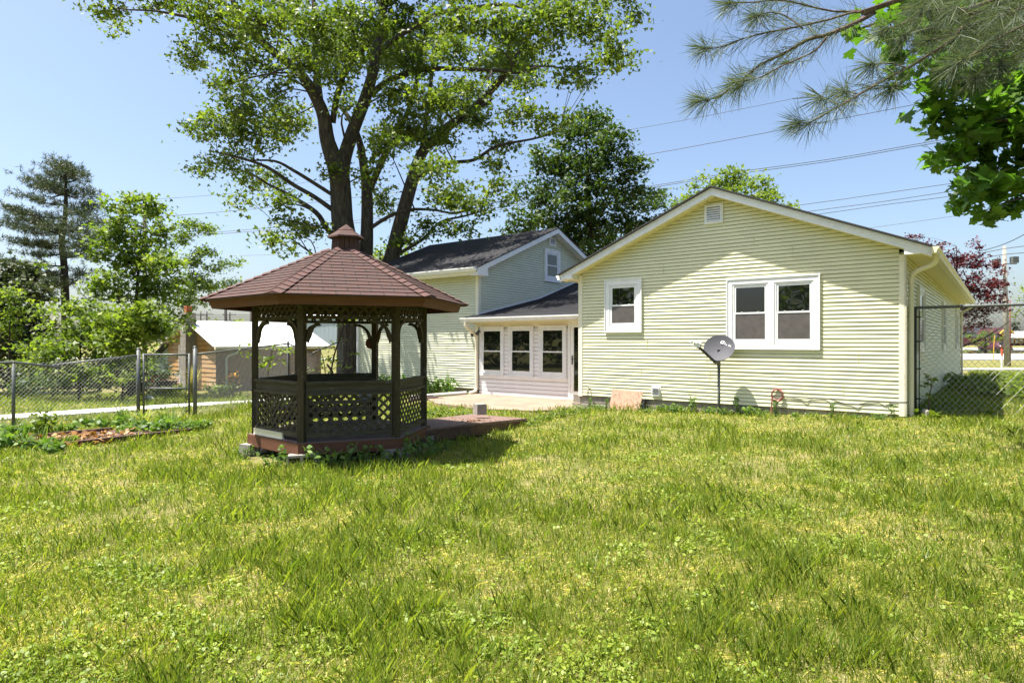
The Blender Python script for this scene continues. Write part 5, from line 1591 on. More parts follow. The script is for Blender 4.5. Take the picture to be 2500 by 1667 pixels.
# overhanging pine boughs close to the camera
bough = empty('pine', (4.6, 1.6, -.1), label='long needled pine with boughs hanging in from the upper right', cat='tree')
mb = MB()
PT = [Vector((4.6, 1.6, -.2)), Vector((4.55, 1.65, 2.2)), Vector((4.6, 1.7, 4.5)), Vector((4.6, 1.7, 7.5))]
mb.tube(*smooth_poly(PT, [.24, .20, .15, .05]), 12)
twl = []
def bpoly(px, Y, w0, w1, start=None):
    n = len(px)
    pts = [at(x, y, Y + .05 * math.sin(i * 1.3)) for i, (x, y) in enumerate(px)]
    if start is not None: pts = [start, start.lerp(pts[0], .5) + Vector((0, 0, .12))] + pts
    m_ = len(pts)
    rad = [w0 + (w1 - w0) * (i / (m_ - 1)) for i in range(m_)]
    p2, r2 = smooth_poly(pts, [q * .62 for q in rad], 3)
    mb.tube(p2, r2, 7)
    twl.append(p2)
    return p2
SA = Vector((4.56, 1.66, 3.3))
A1 = bpoly([(2193, 0), (2134, 32), (2074, 63), (2019, 85), (1972, 97), (1916, 130), (1857, 158), (1798, 206), (1746, 239), (1707, 247)], 2.6, .022, .003, SA)
bpoly([(2130, 33), (2086, 30), (2027, 47), (1948, 65), (1857, 83), (1813, 95), (1758, 115), (1715, 119)], 2.65, .009, .003)
bpoly([(2126, 24), (2035, 28), (1916, 2), (1837, 6), (1778, 8)], 2.7, .008, .003)
bpoly([(2019, 90), (1991, 123), (1944, 146), (1900, 165), (1853, 190), (1800, 200)], 2.5, .007, .003)
bpoly([(1960, 70), (1920, 40), (1880, 30), (1845, 40)], 2.6, .006, .003)
B1 = bpoly([(2426, 0), (2383, 36), (2339, 79), (2316, 103), (2268, 134), (2217, 166), (2169, 190), (2114, 221), (2067, 249), (2031, 269), (1980, 297), (1948, 300)], 2.45, .016, .003, SA + Vector((0, 0, -.05)))
bpoly([(2209, 164), (2180, 156), (2154, 156), (2126, 156)], 2.45, .005, .002)
bpoly([(2205, 194), (2195, 208), (2173, 213)], 2.45, .005, .002)
bpoly([(2090, 229), (2075, 224), (2059, 221)], 2.45, .005, .002)
bpoly([(2047, 253), (2025, 245), (2003, 237)], 2.45, .005, .002)
bpoly([(2600, 30), (2500, 62), (2430, 99), (2380, 130), (2330, 160)], 2.35, .012, .003, SA)
bpoly([(2520, 90), (2440, 110), (2380, 130), (2340, 150), (2310, 175)], 2.45, .008, .003)
bpoly([(2400, 30), (2330, 20), (2260, 30), (2200, 60), (2150, 75)], 2.55, .008, .003)
bpoly([(2500, 20), (2440, 40), (2380, 60), (2300, 90), (2260, 100)], 2.5, .008, .003)
bpoly([(2560, -20), (2420, -10), (2320, 0), (2240, 10)], 2.6, .010, .003, SA)
bpoly([(2460, 110), (2420, 140), (2400, 170), (2380, 190)], 2.4, .006, .003)
bpoly([(2510, 60), (2470, 90), (2450, 130), (2440, 160)], 2.4, .006, .003)
bpoly([(2330, 80), (2290, 70), (2240, 75), (2200, 90)], 2.5, .006, .003)
mb.build('trunk', M['barkpine'], bough, True)
C_, D_ = [], []
for p2 in twl:
    n = len(p2)
    for i in range(n - 1):
        f = i / (n - 1)
        if f < .25 and n > 20: continue
        d = (p2[i + 1] - p2[i]); L = d.length; d.normalize()
        # short side shoots with needles at their ends
        for k in range(max(1, int(L / .013))):
            q = p2[i].lerp(p2[i + 1], random.random())
            if q.y < 2.0: continue
            if f > .35 or random.random() < .6:
                C_.append(q); D_.append((d * 1.1 + Vector((random.gauss(0, .4), random.gauss(0, .4), random.gauss(0, .4)))).normalized())
    e = p2[-1]; d = (p2[-1] - p2[-3]).normalized()
    for k in range(14):
        C_.append(e - d * random.random() * .05); D_.append((d + Vector((random.gauss(0, .45), random.gauss(0, .45), random.gauss(0, .45)))).normalized())
for _ in range(120):     # dense tufts at the upper right
    x, y = random.uniform(2230, 2540), random.uniform(-30, 150)
    if y > 30 + (x - 2200) * .45: continue
    q = at(x, y, random.uniform(2.3, 2.8)); d = Vector((-.7, random.gauss(0, .4), -.45 + random.gauss(0, .3))).normalized()
    for k in range(3): C_.append(q + d * .01 * k); D_.append((d + Vector((random.gauss(0, .3), random.gauss(0, .3), random.gauss(0, .3)))).normalized())
needle_mesh(bough, np.array([tuple(c) for c in C_]), np.array([tuple(c) for c in D_]), .108, .0017, 9, M['needle'], .62, .35, 'crown')

# near maple at the right
MY = 8.4
mt = Vector((9.9, 8.2, -.1))
lm = [([mt, Vector((9.85, 8.25, 2)), Vector((9.7, 8.3, 4.2)), Vector((9.6, 8.4, 7.5))], [.26, .22, .16, .05]),
      ([Vector((9.75, 8.3, 3.2)), Vector((8.4, 8.3, 4.0)), Vector((7.0, 8.3, 4.4)), at(2330, 300, MY)], [.09, .07, .04, .02]),
      ([Vector((9.7, 8.3, 4.4)), Vector((8.0, 8.6, 5.6)), Vector((6.4, 8.6, 6.2)), at(2100, 70, MY + .2)], [.09, .06, .04, .015]),
      ([Vector((9.75, 8.3, 2.8)), Vector((8.3, 8.0, 3.3)), Vector((7.2, 8.0, 3.3)), at(2400, 450, MY)], [.07, .05, .03, .015])]
pads = [(2130, 68, 38, 20), (2095, 75, 18, 14), (2180, 90, 26, 14), (2210, 130, 34, 22), (2200, 170, 22, 16), (2260, 150, 40, 28), (2330, 190, 60, 40), (2420, 200, 70, 44), (2300, 235, 40, 28), (2380, 270, 70, 40), (2460, 280, 56, 46), (2295, 290, 30, 20), (2340, 330, 50, 32), (2430, 350, 70, 44), (2325, 380, 38, 24), (2310, 405, 22, 14), (2400, 420, 66, 34),
        (2345, 445, 34, 22), (2440, 450, 54, 30), (2390, 490, 44, 24), (2350, 500, 18, 12), (2395, 530, 22, 12), (2460, 505, 40, 24), (2490, 520, 26, 16), (2310, 80, 60, 40), (2400, 100, 80, 50), (2480, 140, 60, 60), (2220, 60, 50, 26), (2330, 20, 80, 40), (2460, 40, 80, 50), (2550, 250, 70, 80), (2560, 400, 70, 70), (2580, 100, 90, 80), (2650, 300, 80, 120), (2720, 120, 150, 130), (2820, 360, 150, 130), (2760, -120, 170, 110), (2950, 150, 160, 160), (2900, -260, 200, 120), (2500, -60, 120, 60), (2350, -60, 100, 50), (2210, 10, 60, 30)]  # wide pads out of view at right added to darken the side wall
pads = [p + (MY + rng.uniform(-.7, .8),) for p in pads]
make_tree('norway_maple', 'broad leaved maple with a hanging crown at the right edge', 'tree', mt, lm, pads, MY, .150, M['maplenear'], M['bark'], dens=24, per=14, twig=.17, shape=L_MAPLE, ydep=1.3, jit=.5, flat=.7, br=.02)

# ------------------------------------------------------------------ unseen trees: left ones reflect in windows, right ones added to darken side wall
pts = []
for (x, y, z, r_) in ((-24, 14, 3.5, 4.2), (-25, 9.5, 4.5, 4.6), (-24, 5, 3.5, 3.8), (-22, 1.5, 2.2, 2.4), (-15.5, -7.2, 4.0, 3.4), (-26, 18, 4.5, 4.0), (-12, -11, 4, 3.6), (17, 3, 4.0, 4.2), (21, 8, 5.0, 4.6), (13, -4, 4.5, 4.2), (26, 13, 4.5, 4.4)):
    q = rng.normal(size=(2200, 3)); q /= np.linalg.norm(q, axis=1)[:, None]; q *= (r_ * rng.random(2200) ** .45)[:, None]
    pts.append(q + np.array([x, y, z]))
pts = np.concatenate(pts); pts = pts[pts[:, 2] > -.1]
o = crown_mesh(None, pts, rng.random(len(pts)), .42, L_STAR, M['thicket'], .5, 'treeline')
tag(o, 'leafy trees out of view, reflected in the windows, right ones added to darken the wall', 'trees', kind='stuff')

# ------------------------------------------------------------------ poles and wires
def upole(name, x, y, ztop, r, mt, label, arms=(), lights=(), cat='utility pole', lean=(0, 0)):
    z0 = ghf(x, y) - .2
    root = empty(name, (x, y, z0), label=label, cat=cat)
    mb = MB(); mb.tube([(x, y, z0), (x + lean[0] * .5, y, (z0 + ztop) / 2), (x + lean[0], y, ztop)], [r * 1.15, r, r * .8], 10); mb.build('pole', mt, root, True)
    for (dz, L) in arms:
        mb = MB(); mb.bar((x + lean[0] - L / 2, y - .12, ztop - dz), (x + lean[0] + L / 2, y - .12, ztop - dz), .09, .11); ao = mb.build('crossarm', mt, root)
        for f in (-.45, -.2, .2, .45):
            mb = MB(); mb.tube([(x + lean[0] + L * f, y - .12, ztop - dz + .05), (x + lean[0] + L * f, y - .12, ztop - dz + .22)], [.04, .03], 6); mb.build('insulator', M['darksteel'], ao)
    for (dx, dz) in lights:
        mb = MB(); mb.bar((x + lean[0], y - .1, ztop - dz - .25), (x + lean[0] + dx * 1.4, y - .1, ztop - dz - .25), .05, .05); mb.box(x + lean[0] + dx - .18, x + lean[0] + dx + .18, y - .3, y, ztop - dz - .2, ztop - dz + .2); mb.build('floodlight', M['galv'], root)
    return root
p = at(2453, 895, 40)
upole('utility_pole', p.x + .15, 40, 7.6, .14, M['polewood'], 'weathered wooden utility pole with two floodlights right of the house', [], [(-.62, 1.05), (.52, .9)], lean=(-.18, 0))
p = at(2466, 895, 41); upole('sign_pole', p.x, 41, 4.2, .045, mat('rust_pole', (.20, .08, .06), (.15, .06, .05), 8, .8), 'thin rust coloured pole just right of the utility pole', cat='pole')
p = at(353, 900, 58); upole('utility_pole', p.x, 58, at(353, 482, 58).z, .19, M['poledark'], 'dark utility pole standing behind the left thicket', [], [])
p = at(551, 900, 74); upole('utility_pole', p.x, 74, at(551, 742, 74).z, .17, M['poledark'], 'thick dark utility pole beyond the shed roof', [(.5, 1.6)])
p = at(561, 900, 96); upole('utility_pole', p.x, 96, at(561, 762, 96).z, .13, M['poledark'], 'thin far utility pole beyond the shed, topped by a crossarm', [(.4, 2.0), (1.4, 1.6)])
p = at(613, 900, 70); upole('utility_pole', p.x, 70, at(613, 748, 70).z, .16, M['poledark'], 'dark utility pole beyond the shed seen beside the gazebo post', [])
p = at(490, 900, 130); upole('utility_pole', p.x, 130, at(490, 762, 130).z, .16, M['poledark'], 'far utility pole near the shed chimney, left of its twin', [(.6, 2.6)])
p = at(505, 900, 130); upole('utility_pole', p.x, 130, at(505, 760, 130).z, .16, M['poledark'], 'far utility pole near the shed chimney, right of its twin', [(.6, 2.6)])

WIRES = [([(290, 491), (581, 470), (900, 418), (1250, 362), (1600, 306), (1956, 237), (2300, 165)], 58, 40, 'uppermost thin wire crossing the whole sky'),
         ([(353, 531), (587, 513), (900, 478), (1212, 437), (1325, 420), (1600, 374), (1956, 308), (2244, 253), (2560, 190)], 58, 40, 'dark power line passing under the tips of the pine bough'),
         ([(300, 580), (533, 566), (900, 535), (1300, 497), (1620, 449), (1790, 421), (2030, 388), (2272, 346), (2560, 300)], 58, 38, 'upper of the close pair of wires above the low gable'),
         ([(300, 587), (533, 571), (900, 541), (1300, 503), (1620, 453), (1790, 426), (2030, 393), (2272, 351), (2560, 305)], 58, 38, 'lower of the close pair of wires above the low gable'),
         ([(1100, 600), (1500, 560), (1956, 500), (2120, 477), (2286, 453), (2560, 414)], 60, 42, 'highest of the three wires meeting the right roof slope'),
         ([(1100, 618), (1500, 580), (1989, 514), (2140, 494), (2288, 472), (2560, 430)], 60, 42, 'middle of the three wires meeting the right roof slope'),
         ([(1100, 628), (1500, 590), (2003, 522), (2150, 501), (2312, 480), (2560, 445)], 60, 42, 'lowest of the three wires meeting the right roof slope'),
         ([(1900, 588), (2134, 555), (2324, 528), (2560, 492)], 60, 44, 'faint wire just above the red maple crown'),
         ([(2380, 615), (2420, 606), (2465, 590), (2510, 567)], 40, 34, 'thick black service wire rising right from the utility pole'),
         ([(2400, 617), (2451, 607), (2520, 598)], 40.2, 38, 'upper wire on the top of the weathered utility pole'),
         ([(2400, 630), (2451, 621), (2520, 615)], 40.2, 38, 'lower pale wire on the weathered utility pole'),
         ([(560, 597 + 28), (640, 622), (720, 620)], 70, 70, 'thin level wire beside the gazebo roof, left of the maple')]
for px, ya, yb, lb in WIRES:
    n = len(px) - 1
    x0, x1 = px[0][0], px[-1][0]
    pts = [at(x, y, ya + (yb - ya) * (x - x0) / (x1 - x0)) for x, y in px]
    q, _ = smooth_poly(pts, [1] * len(pts), 6)
    mb = MB(); mb.tube(q, .016 if 'faint' in lb or 'thin' in lb else .022, 5, cap=False)
    tag(mb.build('power_line', M['cable']), lb, 'power line', 'overhead wires')
for k, (y0, y1, lb) in enumerate(((765, 767, 'upper distant wire between the poles beyond the shed'), (770, 772, 'middle distant wire between the poles beyond the shed'), (776, 778, 'lower distant wire between the poles beyond the shed'))):
    mb = MB(); a, b_ = at(470, y0, 110), at(640, y1, 74)
    mb.tube([a, a.lerp(b_, .5) - Vector((0, 0, .2)), b_], .03, 4, cap=False)
    tag(mb.build('power_line', M['cable']), lb, 'power line', 'overhead wires')

# ------------------------------------------------------------------ far metal building behind the shed
mb = MB()
p0, p1 = at(690, 838, 112), at(880, 838, 105)
zb = ghf(p0.x, 110) - .3
mb.hexa([(p0.x, p0.y, zb), (p1.x, p1.y, zb), (p1.x, p1.y + 20, zb), (p0.x, p0.y + 20, zb), (p0.x, p0.y, zb + 4.9), (p1.x, p1.y, zb + 4.9), (p1.x, p1.y + 20, zb + 4.9), (p0.x, p0.y + 20, zb + 4.9)])
n = 60
for i in range(n):
    a = Vector((p0.x, p0.y, 0)).lerp(Vector((p1.x, p1.y, 0)), i / n); mb.box(a.x, a.x + .08, a.y - .05, a.y, zb, zb + 4.9)
root = empty('metal_building', (p0.x, p0.y, zb), label='long blue grey metal building far away, seen through the gazebo', cat='building')
mb.build('wall', M['bluemetal'], root)
mb = MB(); mb.hexa([(p0.x - .3, p0.y - .3, zb + 4.9), (p1.x + .3, p1.y - .3, zb + 4.9), (p1.x + .3, p1.y + 10, zb + 6.0), (p0.x - .3, p0.y + 10, zb + 6.0), (p0.x - .3, p0.y - .3, zb + 5.05), (p1.x + .3, p1.y - .3, zb + 5.05), (p1.x + .3, p1.y + 10, zb + 6.15), (p0.x - .3, p0.y + 10, zb + 6.15)])
mb.build('roof', M['whitemetal'], root)
# bushy horizon behind the shed
for k, (x, y, w, h, Y, lb) in enumerate(((520, 789, 18, 5, 135, 'low dark round tree on the horizon beyond the shed roof'), (575, 787, 14, 7, 120, 'small green tree on the horizon below the far poles'), (860, 838, 60, 10, 95, 'row of low bushes before the far metal building'), (640, 800, 40, 10, 150, 'hazy green trees on the horizon behind the gazebo post'))):
    b = at(x, 860, Y); b.z = ghf(b.x, Y)
    make_tree('tree' if k != 2 else 'bush', lb, 'tree' if k != 2 else 'bush', b, [([b, at(x, y, Y)], [.15, .05])], [(x, y, w * .6, h), (x - w * .5, y + h * .6, w * .4, h * .7), (x + w * .5, y + h * .5, w * .4, h * .7), (x, y + h * 1.6, w * .8, h)], Y, .55, M['thicket'], M['barkdark'], dens=.10, per=24, twig=.8, jit=.3, twigs=False)

# ------------------------------------------------------------------ across the street on the right
RXY = 140
rest = empty('restaurant', (112, RXY, .5), label='far restaurant with white roof, yellow trimmed windows and a maroon gabled entrance', cat='restaurant')
X_ = lambda px: (px - CX) / FPX * RXY
Z_ = lambda py: EYE + (CY - py) / FPX * RXY
maroon = mat('maroon_wall', (.050, .007, .012), (.042, .006, .011), 1, .7); yell = mat('yellow_trim', (.75, .45, .05), (.70, .40, .05), 1, .6)
mb = MB(); mb.box(X_(2425), X_(2560), RXY, RXY + 14, .2, Z_(822)); mb.build('wall', maroon, rest)
mb = MB(); mb.hexa([(X_(2462), RXY - .6, Z_(824)), (X_(2562), RXY - .6, Z_(824)), (X_(2562), RXY + 3, Z_(824)), (X_(2462), RXY + 3, Z_(824)), (X_(2466), RXY + .3, Z_(808)), (X_(2560), RXY + .3, Z_(808)), (X_(2560), RXY + 3, Z_(808)), (X_(2466), RXY + 3, Z_(808))]); mb.build('roof', M['whitemetal'], rest)
for x in (2466, 2477, 2488, 2499, 2510):
    mb = MB(); mb.box(X_(x), X_(x + 8), RXY - .12, RXY - .02, Z_(837), Z_(825)); fo = mb.build('window', yell, rest)
    mb = MB(); mb.box(X_(x + 1.5), X_(x + 6.5), RXY - .16, RXY - .10, Z_(836), Z_(826)); mb.build('pane', M['bluemetal'], fo)
mb = MB()
g = [(X_(2430), Z_(814)), (X_(2460), Z_(814)), (X_(2445), Z_(799))]
mb.add([(x, RXY - 1.5, z) for x, z in g] + [(x, RXY + 6, z) for x, z in g], [(0, 1, 2), (3, 5, 4), (0, 3, 4, 1), (1, 4, 5, 2), (2, 5, 3, 0)]); mb.box(X_(2434), X_(2456), RXY - 1.3, RXY, .2, Z_(814.05)); eo = mb.build('entrance', maroon, rest)
mb = MB(); mb.box(X_(2435), X_(2455), RXY - 1.65, RXY - 1.32, Z_(820), Z_(814.6)); mb.build('sign_panel', mat('orange_sign', (.80, .30, .06), (.75, .45, .12), 2, .5), eo)
mb = MB()
for sx in (2428.5, 2461.5):
    mb.bar((X_(sx), RXY - 1.6, Z_(814.5)), (X_(2445), RXY - 1.6, Z_(798.3)), .25, .3)
mb.build('gable_trim', yell, eo)
rb = empty('house', (X_(2520), RXY + 22, .5), label='dark roofed far building behind the white restaurant roof', cat='building')
mb = MB(); mb.box(X_(2478), X_(2600), RXY + 18, RXY + 28, .5, Z_(806)); mb.build('wall', M['bluemetal'], rb)
mb = MB(); mb.add([(X_(2474), RXY + 17, Z_(808)), (X_(2604), RXY + 17, Z_(808)), (X_(2604), RXY + 23, Z_(792)), (X_(2500), RXY + 23, Z_(792)), (X_(2474), RXY + 29, Z_(808)), (X_(2604), RXY + 29, Z_(808))], [(0, 1, 2, 3), (0, 3, 4), (4, 3, 2, 5), (0, 4, 5, 1)]); mb.build('roof', M['darksteel'], rb)

# parked car seen from behind
def make_car(name, label, cat, cx, cy, zg, paint, w=1.8, L=4.4, h=1.5):
    root = empty(name, (cx, cy, zg), label=label, cat=cat)
    secs = [(0, .86, .45, .80), (.12, .94, .36, .98), (.9, 1.0, .30, 1.02), (2.9, 1.0, .30, .98), (3.9, .94, .34, .86), (4.3, .82, .42, .74)]
    vs_, fs = [], []
    for (y, wf, z0, z1) in secs:
        hw = w / 2 * wf
        vs_ += [(cx - hw * .92, cy + y, zg + z0), (cx + hw * .92, cy + y, zg + z0), (cx + hw, cy + y, zg + (z0 + z1) / 2), (cx + hw * .93, cy + y, zg + z1), (cx - hw * .93, cy + y, zg + z1), (cx - hw, cy + y, zg + (z0 + z1) / 2)]
    for i in range(len(secs) - 1):
        for j in range(6):
            a = i * 6 + j; b = i * 6 + (j + 1) % 6; fs.append((a, b, b + 6, a + 6))
    fs += [(5, 4, 3, 2, 1, 0), tuple(len(vs_) - 6 + j for j in range(6))]
    mb = MB(); mb.add(vs_, fs)
    cab = [(.35, .80, 1.0), (.85, .70, h), (2.0, .70, h), (2.9, .82, .98)]
    vv = []
    for (y, wf, z) in cab: vv += [(cx - w / 2 * wf, cy + y, zg + z), (cx + w / 2 * wf, cy + y, zg + z)]
    mb.add(vv, [(0, 1, 3, 2), (2, 3, 5, 4), (4, 5, 7, 6), (0, 2, 4, 6), (1, 7, 5, 3)])
    mb.build('body', paint, root, True)
    mb = MB(); mb.add([(cx - w * .37, cy + .37, zg + 1.04), (cx + w * .37, cy + .37, zg + 1.04), (cx + w * .33, cy + .80, zg + h - .06), (cx - w * .33, cy + .80, zg + h - .06)], [(0, 1, 2, 3)]); mb.build('rear_window', M['glass'], root)
    for sx in (-1, 1):
        mb = MB(); mb.box(cx + sx * w * .36 - .14, cx + sx * w * .36 + .14, cy - .03, cy + .12, zg + .68, zg + .86); mb.build('tail_light', M['flue'], root)
        for yy in (.85, 3.4):
            mb = MB(); mb.tube([(cx + sx * (w / 2 - .2), cy + yy, zg + .31), (cx + sx * (w / 2 + .0), cy + yy, zg + .31)], .31, 16); mb.build('wheel', M['black'], root)
    mb = MB(); mb.box(cx - w * .46, cx + w * .46, cy - .10, cy + .1, zg + .36, zg + .56); mb.build('bumper', M['darksteel'], root)
    return root
cp_ = at(2458, 863, 84)
make_car('parked_car', 'dark maroon car parked behind the utility pole', 'car', cp_.x, 84, ghf(cp_.x, 84) + .1, mat('maroon_paint', (.06, .012, .02), (.05, .01, .018), 1, .25, spec=.6))
cp_ = at(2362, 838, 150)
make_car('parked_car', 'pale far car at the left edge of the car park', 'car', cp_.x, 150, ghf(cp_.x, 150) + .1, M['white'])
# planted island, low shrubs
mb = MB(); c = at(2410, 860, 80)
mb.prism([(c.x + 5.2 * math.cos(a * .314), 81 + 1.6 * math.sin(a * .314)) for a in range(20)], ghf(c.x, 80) - .2, ghf(c.x, 80) + .13)
tag(mb.build('island', M['mulch']), 'mulched planting island in the street under the low tree', 'island', kind='structure')
for k, (x, y, m_, lb) in enumerate(((2389, 857, 'darkleaf', 'dark small shrub in the island left of the tree trunk'), (2425, 858, 'thicket', 'grey green low shrub in the island right of the tree trunk'), (2438, 857, 'darkleaf', 'dark shrub in the island beside the maroon car'), (2362, 856, 'yellowleaf', 'yellow flowering low shrub at the left end of the island'), (2375, 858, 'deadleaf', 'orange flowering low shrub on the street island'))):
    b = at(x, 861, 79.5); b.z = ghf(b.x, 79.5)
    make_tree('shrub', lb, 'shrub', b, [([b, b + Vector((0, 0, .4))], [.05, .02])], [(x, y, 7, 4), (x - 3, y + 2, 5, 3), (x + 3, y + 2, 5, 3)], 79.5, .16, M[m_], M['barkdark'], dens=1.5, per=16, twig=.25, jit=.1, twigs=False)
# marker posts
p = at(2446, 897, 38.5)
mk = empty('marker_post', (p.x, p.y, ghf(p.x, p.y)), label='slim white marker post with an orange top by the utility pole', cat='marker post')
mb = MB(); mb.tube([(p.x, p.y, -.2), (p.x, p.y, .62)], .055, 8); mb.build('post', M['white'], mk)
mb = MB(); mb.tube([(p.x, p.y, .62), (p.x, p.y, 1.05)], .057, 8); mb.build('cap', mat('orange_plastic', (.75, .10, .03), (.7, .09, .03), 3, .5), mk)
p = at(2425, 880, 50)
mb = MB(); mb.tube([(p.x, p.y, ghf(p.x, 50) - .1), (p.x + .05, p.y, 1.2), (p.x + .12, p.y, 2.0)], [.03, .03, .03], 6)
tag(mb.build('marker_stake', yell), 'thin yellow stake standing at the edge of the street', 'stake')

# ------------------------------------------------------------------ plants
def plant_mesh(name, label, cat, base, h, nst, spread, lsz, lmat, shape=L_OVAL, lps=10, group=None, lean=.5, whorl=False):
    root = empty(name, base, label=label, cat=cat, group=group)
    mb = MB(); C_ = []
    for i in range(nst):
        a = random.random() * 6.28; r0 = spread * .25 * random.random()
        b = Vector(base) + Vector((math.cos(a) * r0, math.sin(a) * r0, -.03))
        hh = h * random.uniform(.6, 1.1)
        e = b + Vector((math.cos(a) * spread * random.random(), math.sin(a) * spread * random.random(), hh))
        m_ = b.lerp(e, .5) + Vector((0, 0, hh * .12))
        q, rr = smooth_poly([b, m_, e], [.006 + h * .006, .004 + h * .004, .002], 3)
        mb.tube(q, rr, 4, cap=False)
        for k in range(lps):
            f = .15 + .85 * (k + random.random()) / lps
            c = q[min(len(q) - 1, int(f * (len(q) - 1)))]
            C_.append(tuple(c + Vector((random.gauss(0, .45), random.gauss(0, .45), random.gauss(0, .15))) * lsz))
    mb.build('stem', M['stem'], root)
    pts = np.array(C_)
    crown_mesh(root, pts, rng.random(len(pts)), lsz, shape, lmat, .5, 'leaves')
    return root

def blades_plant(name, label, cat, base, n, L, w, lmat, group=None, tint=(0, .5), splay=.6, name2=None):
    """arching strap leaves"""
    V, T = [], []
    for i in range(n):
        a = random.random() * 6.28; d = Vector((math.cos(a), math.sin(a), 0)); sd = Vector((-d.y, d.x, 0))
        l = L * random.uniform(.6, 1.1); sp = splay * random.uniform(.3, 1.1); ww = w * random.uniform(.7, 1.2)
        b = Vector(base) + d * .04 * random.random() + sd * random.gauss(0, .05)
        prev = None
        for k in range(5):
            f = k / 4
            c = b + d * (l * sp * f * (.5 + .5 * f)) + Vector((0, 0, l * (f - .62 * sp * f * f)))
            wk = ww * (1 - f ** 2 * .96) * .5
            cur = (c - sd * wk, c + sd * wk)
            if prev: V += [prev[0], prev[1], cur[1], cur[0]]; T += [random.uniform(*tint)] * 4
            prev = cur
    o = npmesh(name, [tuple(v) for v in V], 4, lmat, None, T)
    return tag(o, label, cat, group)

# saplings and vines by the fence
gpt = lambda px, py, Y: Vector((at(px, py, Y).x, Y, ghf(at(px, py, Y).x, Y)))
b = gpt(648, 940, 15.5)
make_tree('sapling', 'bright leafed sapling growing through the fence left of the gazebo post', 'sapling', b, [([b, at(655, 905, 15.5), at(664, 860, 15.4), at(650, 845, 15.4)], [.02, .015, .01, .004]), ([at(660, 880, 15.4), at(690, 862, 15.3), at(712, 855, 15.2)], [.01, .006, .003])],
          [(650, 875, 26, 12), (640, 890, 20, 10), (690, 848, 24, 9), (712, 860, 12, 8), (666, 840, 14, 7), (600, 865, 12, 8), (598, 845, 8, 5), (690, 885, 12, 10)], 15.4, .10, M['yellowleaf'], M['barkpine'], dens=22, per=12, twig=.11, shape=L_OVAL, jit=.3)
b = gpt(800, 930, 20)
make_tree('bush', 'scrubby bush with bare crossing stems at the foot of the big maple', 'bush', b, [([b, at(815, 870, 20), at(838, 800, 20), at(840, 745, 20)], [.03, .025, .015, .005]), ([b, at(790, 880, 20), at(775, 840, 20)], [.02, .012, .005]), ([b + Vector((.2, 0, 0)), at(835, 900, 20), at(850, 860, 20)], [.02, .012, .005]), ([b, at(812, 915, 20), at(798, 888, 20)], [.05, .045, .03])],
          [(838, 750, 18, 20), (830, 790, 16, 14), (850, 780, 12, 16), (815, 740, 12, 8), (800, 850, 20, 14), (785, 875, 14, 16), (820, 880, 22, 14), (845, 900, 22, 14), (800, 905, 26, 10), (770, 905, 14, 12), (860, 870, 10, 12), (830, 840, 10, 12)], 20, .10, M['thicket'], M['barkdark'], dens=12, per=11, twig=.16, shape=L_OVAL, jit=.4)
b = gpt(2268, 1000, 11.3)
make_tree('vine', 'pale leafed sapling climbing the tall fence by the house corner', 'sapling', b, [([b, at(2268, 970, 11.3), at(2275, 935, 11.3), at(2262, 918, 11.3)], [.012, .01, .007, .003])],
          [(2272, 935, 14, 12), (2260, 945, 8, 8), (2262, 965, 10, 10), (2258, 975, 8, 6), (2280, 925, 8, 6), (2262, 918, 5, 4)], 11.3, .075, M['yellowleaf'], M['barkpine'], dens=60, per=9, twig=.06, shape=L_OVAL, jit=.1)
mb = MB(); q = at(2262, 990, 11.15); mb.tube([(q.x, q.y, 0), (q.x, q.y, .26), (q.x + .01, q.y, .27)], [.075, .07, .05], 12)
tag(mb.build('wooden_stump', M['polewood']), 'small sawn stump under the tall fence at the house corner', 'stump')
plant_mesh('dock_plant', 'broad leafed low plant at the base of the tall fence by the stump', 'plant', (7.30, 10.95, .13), .16, 6, .22, .17, M['yellowleaf'], L_OVAL, 3)
plant_mesh('dock_plant', 'broad leafed low plant under the tall fence near the right frame edge', 'plant', gpt(2410, 1010, 11.2), .18, 5, .2, .16, M['yellowleaf'], L_OVAL, 3)
for k, (x, y, Y, lb) in enumerate(((2395, 930, 17.5, 'bank of lush green weeds behind the tall fence, left clump'), (2455, 950, 15.5, 'bank of lush green weeds behind the tall fence, middle clump'), (2500, 960, 14.5, 'bank of lush green weeds behind the tall fence, right clump'), (2480, 925, 19, 'leafy weeds farther back behind the tall fence'))):
    b = gpt(x, y, Y)
    plant_mesh('weed', lb, 'weeds', b, .45, 70, 1.1, .15, M['yellowleaf'], L_OVAL, 8)

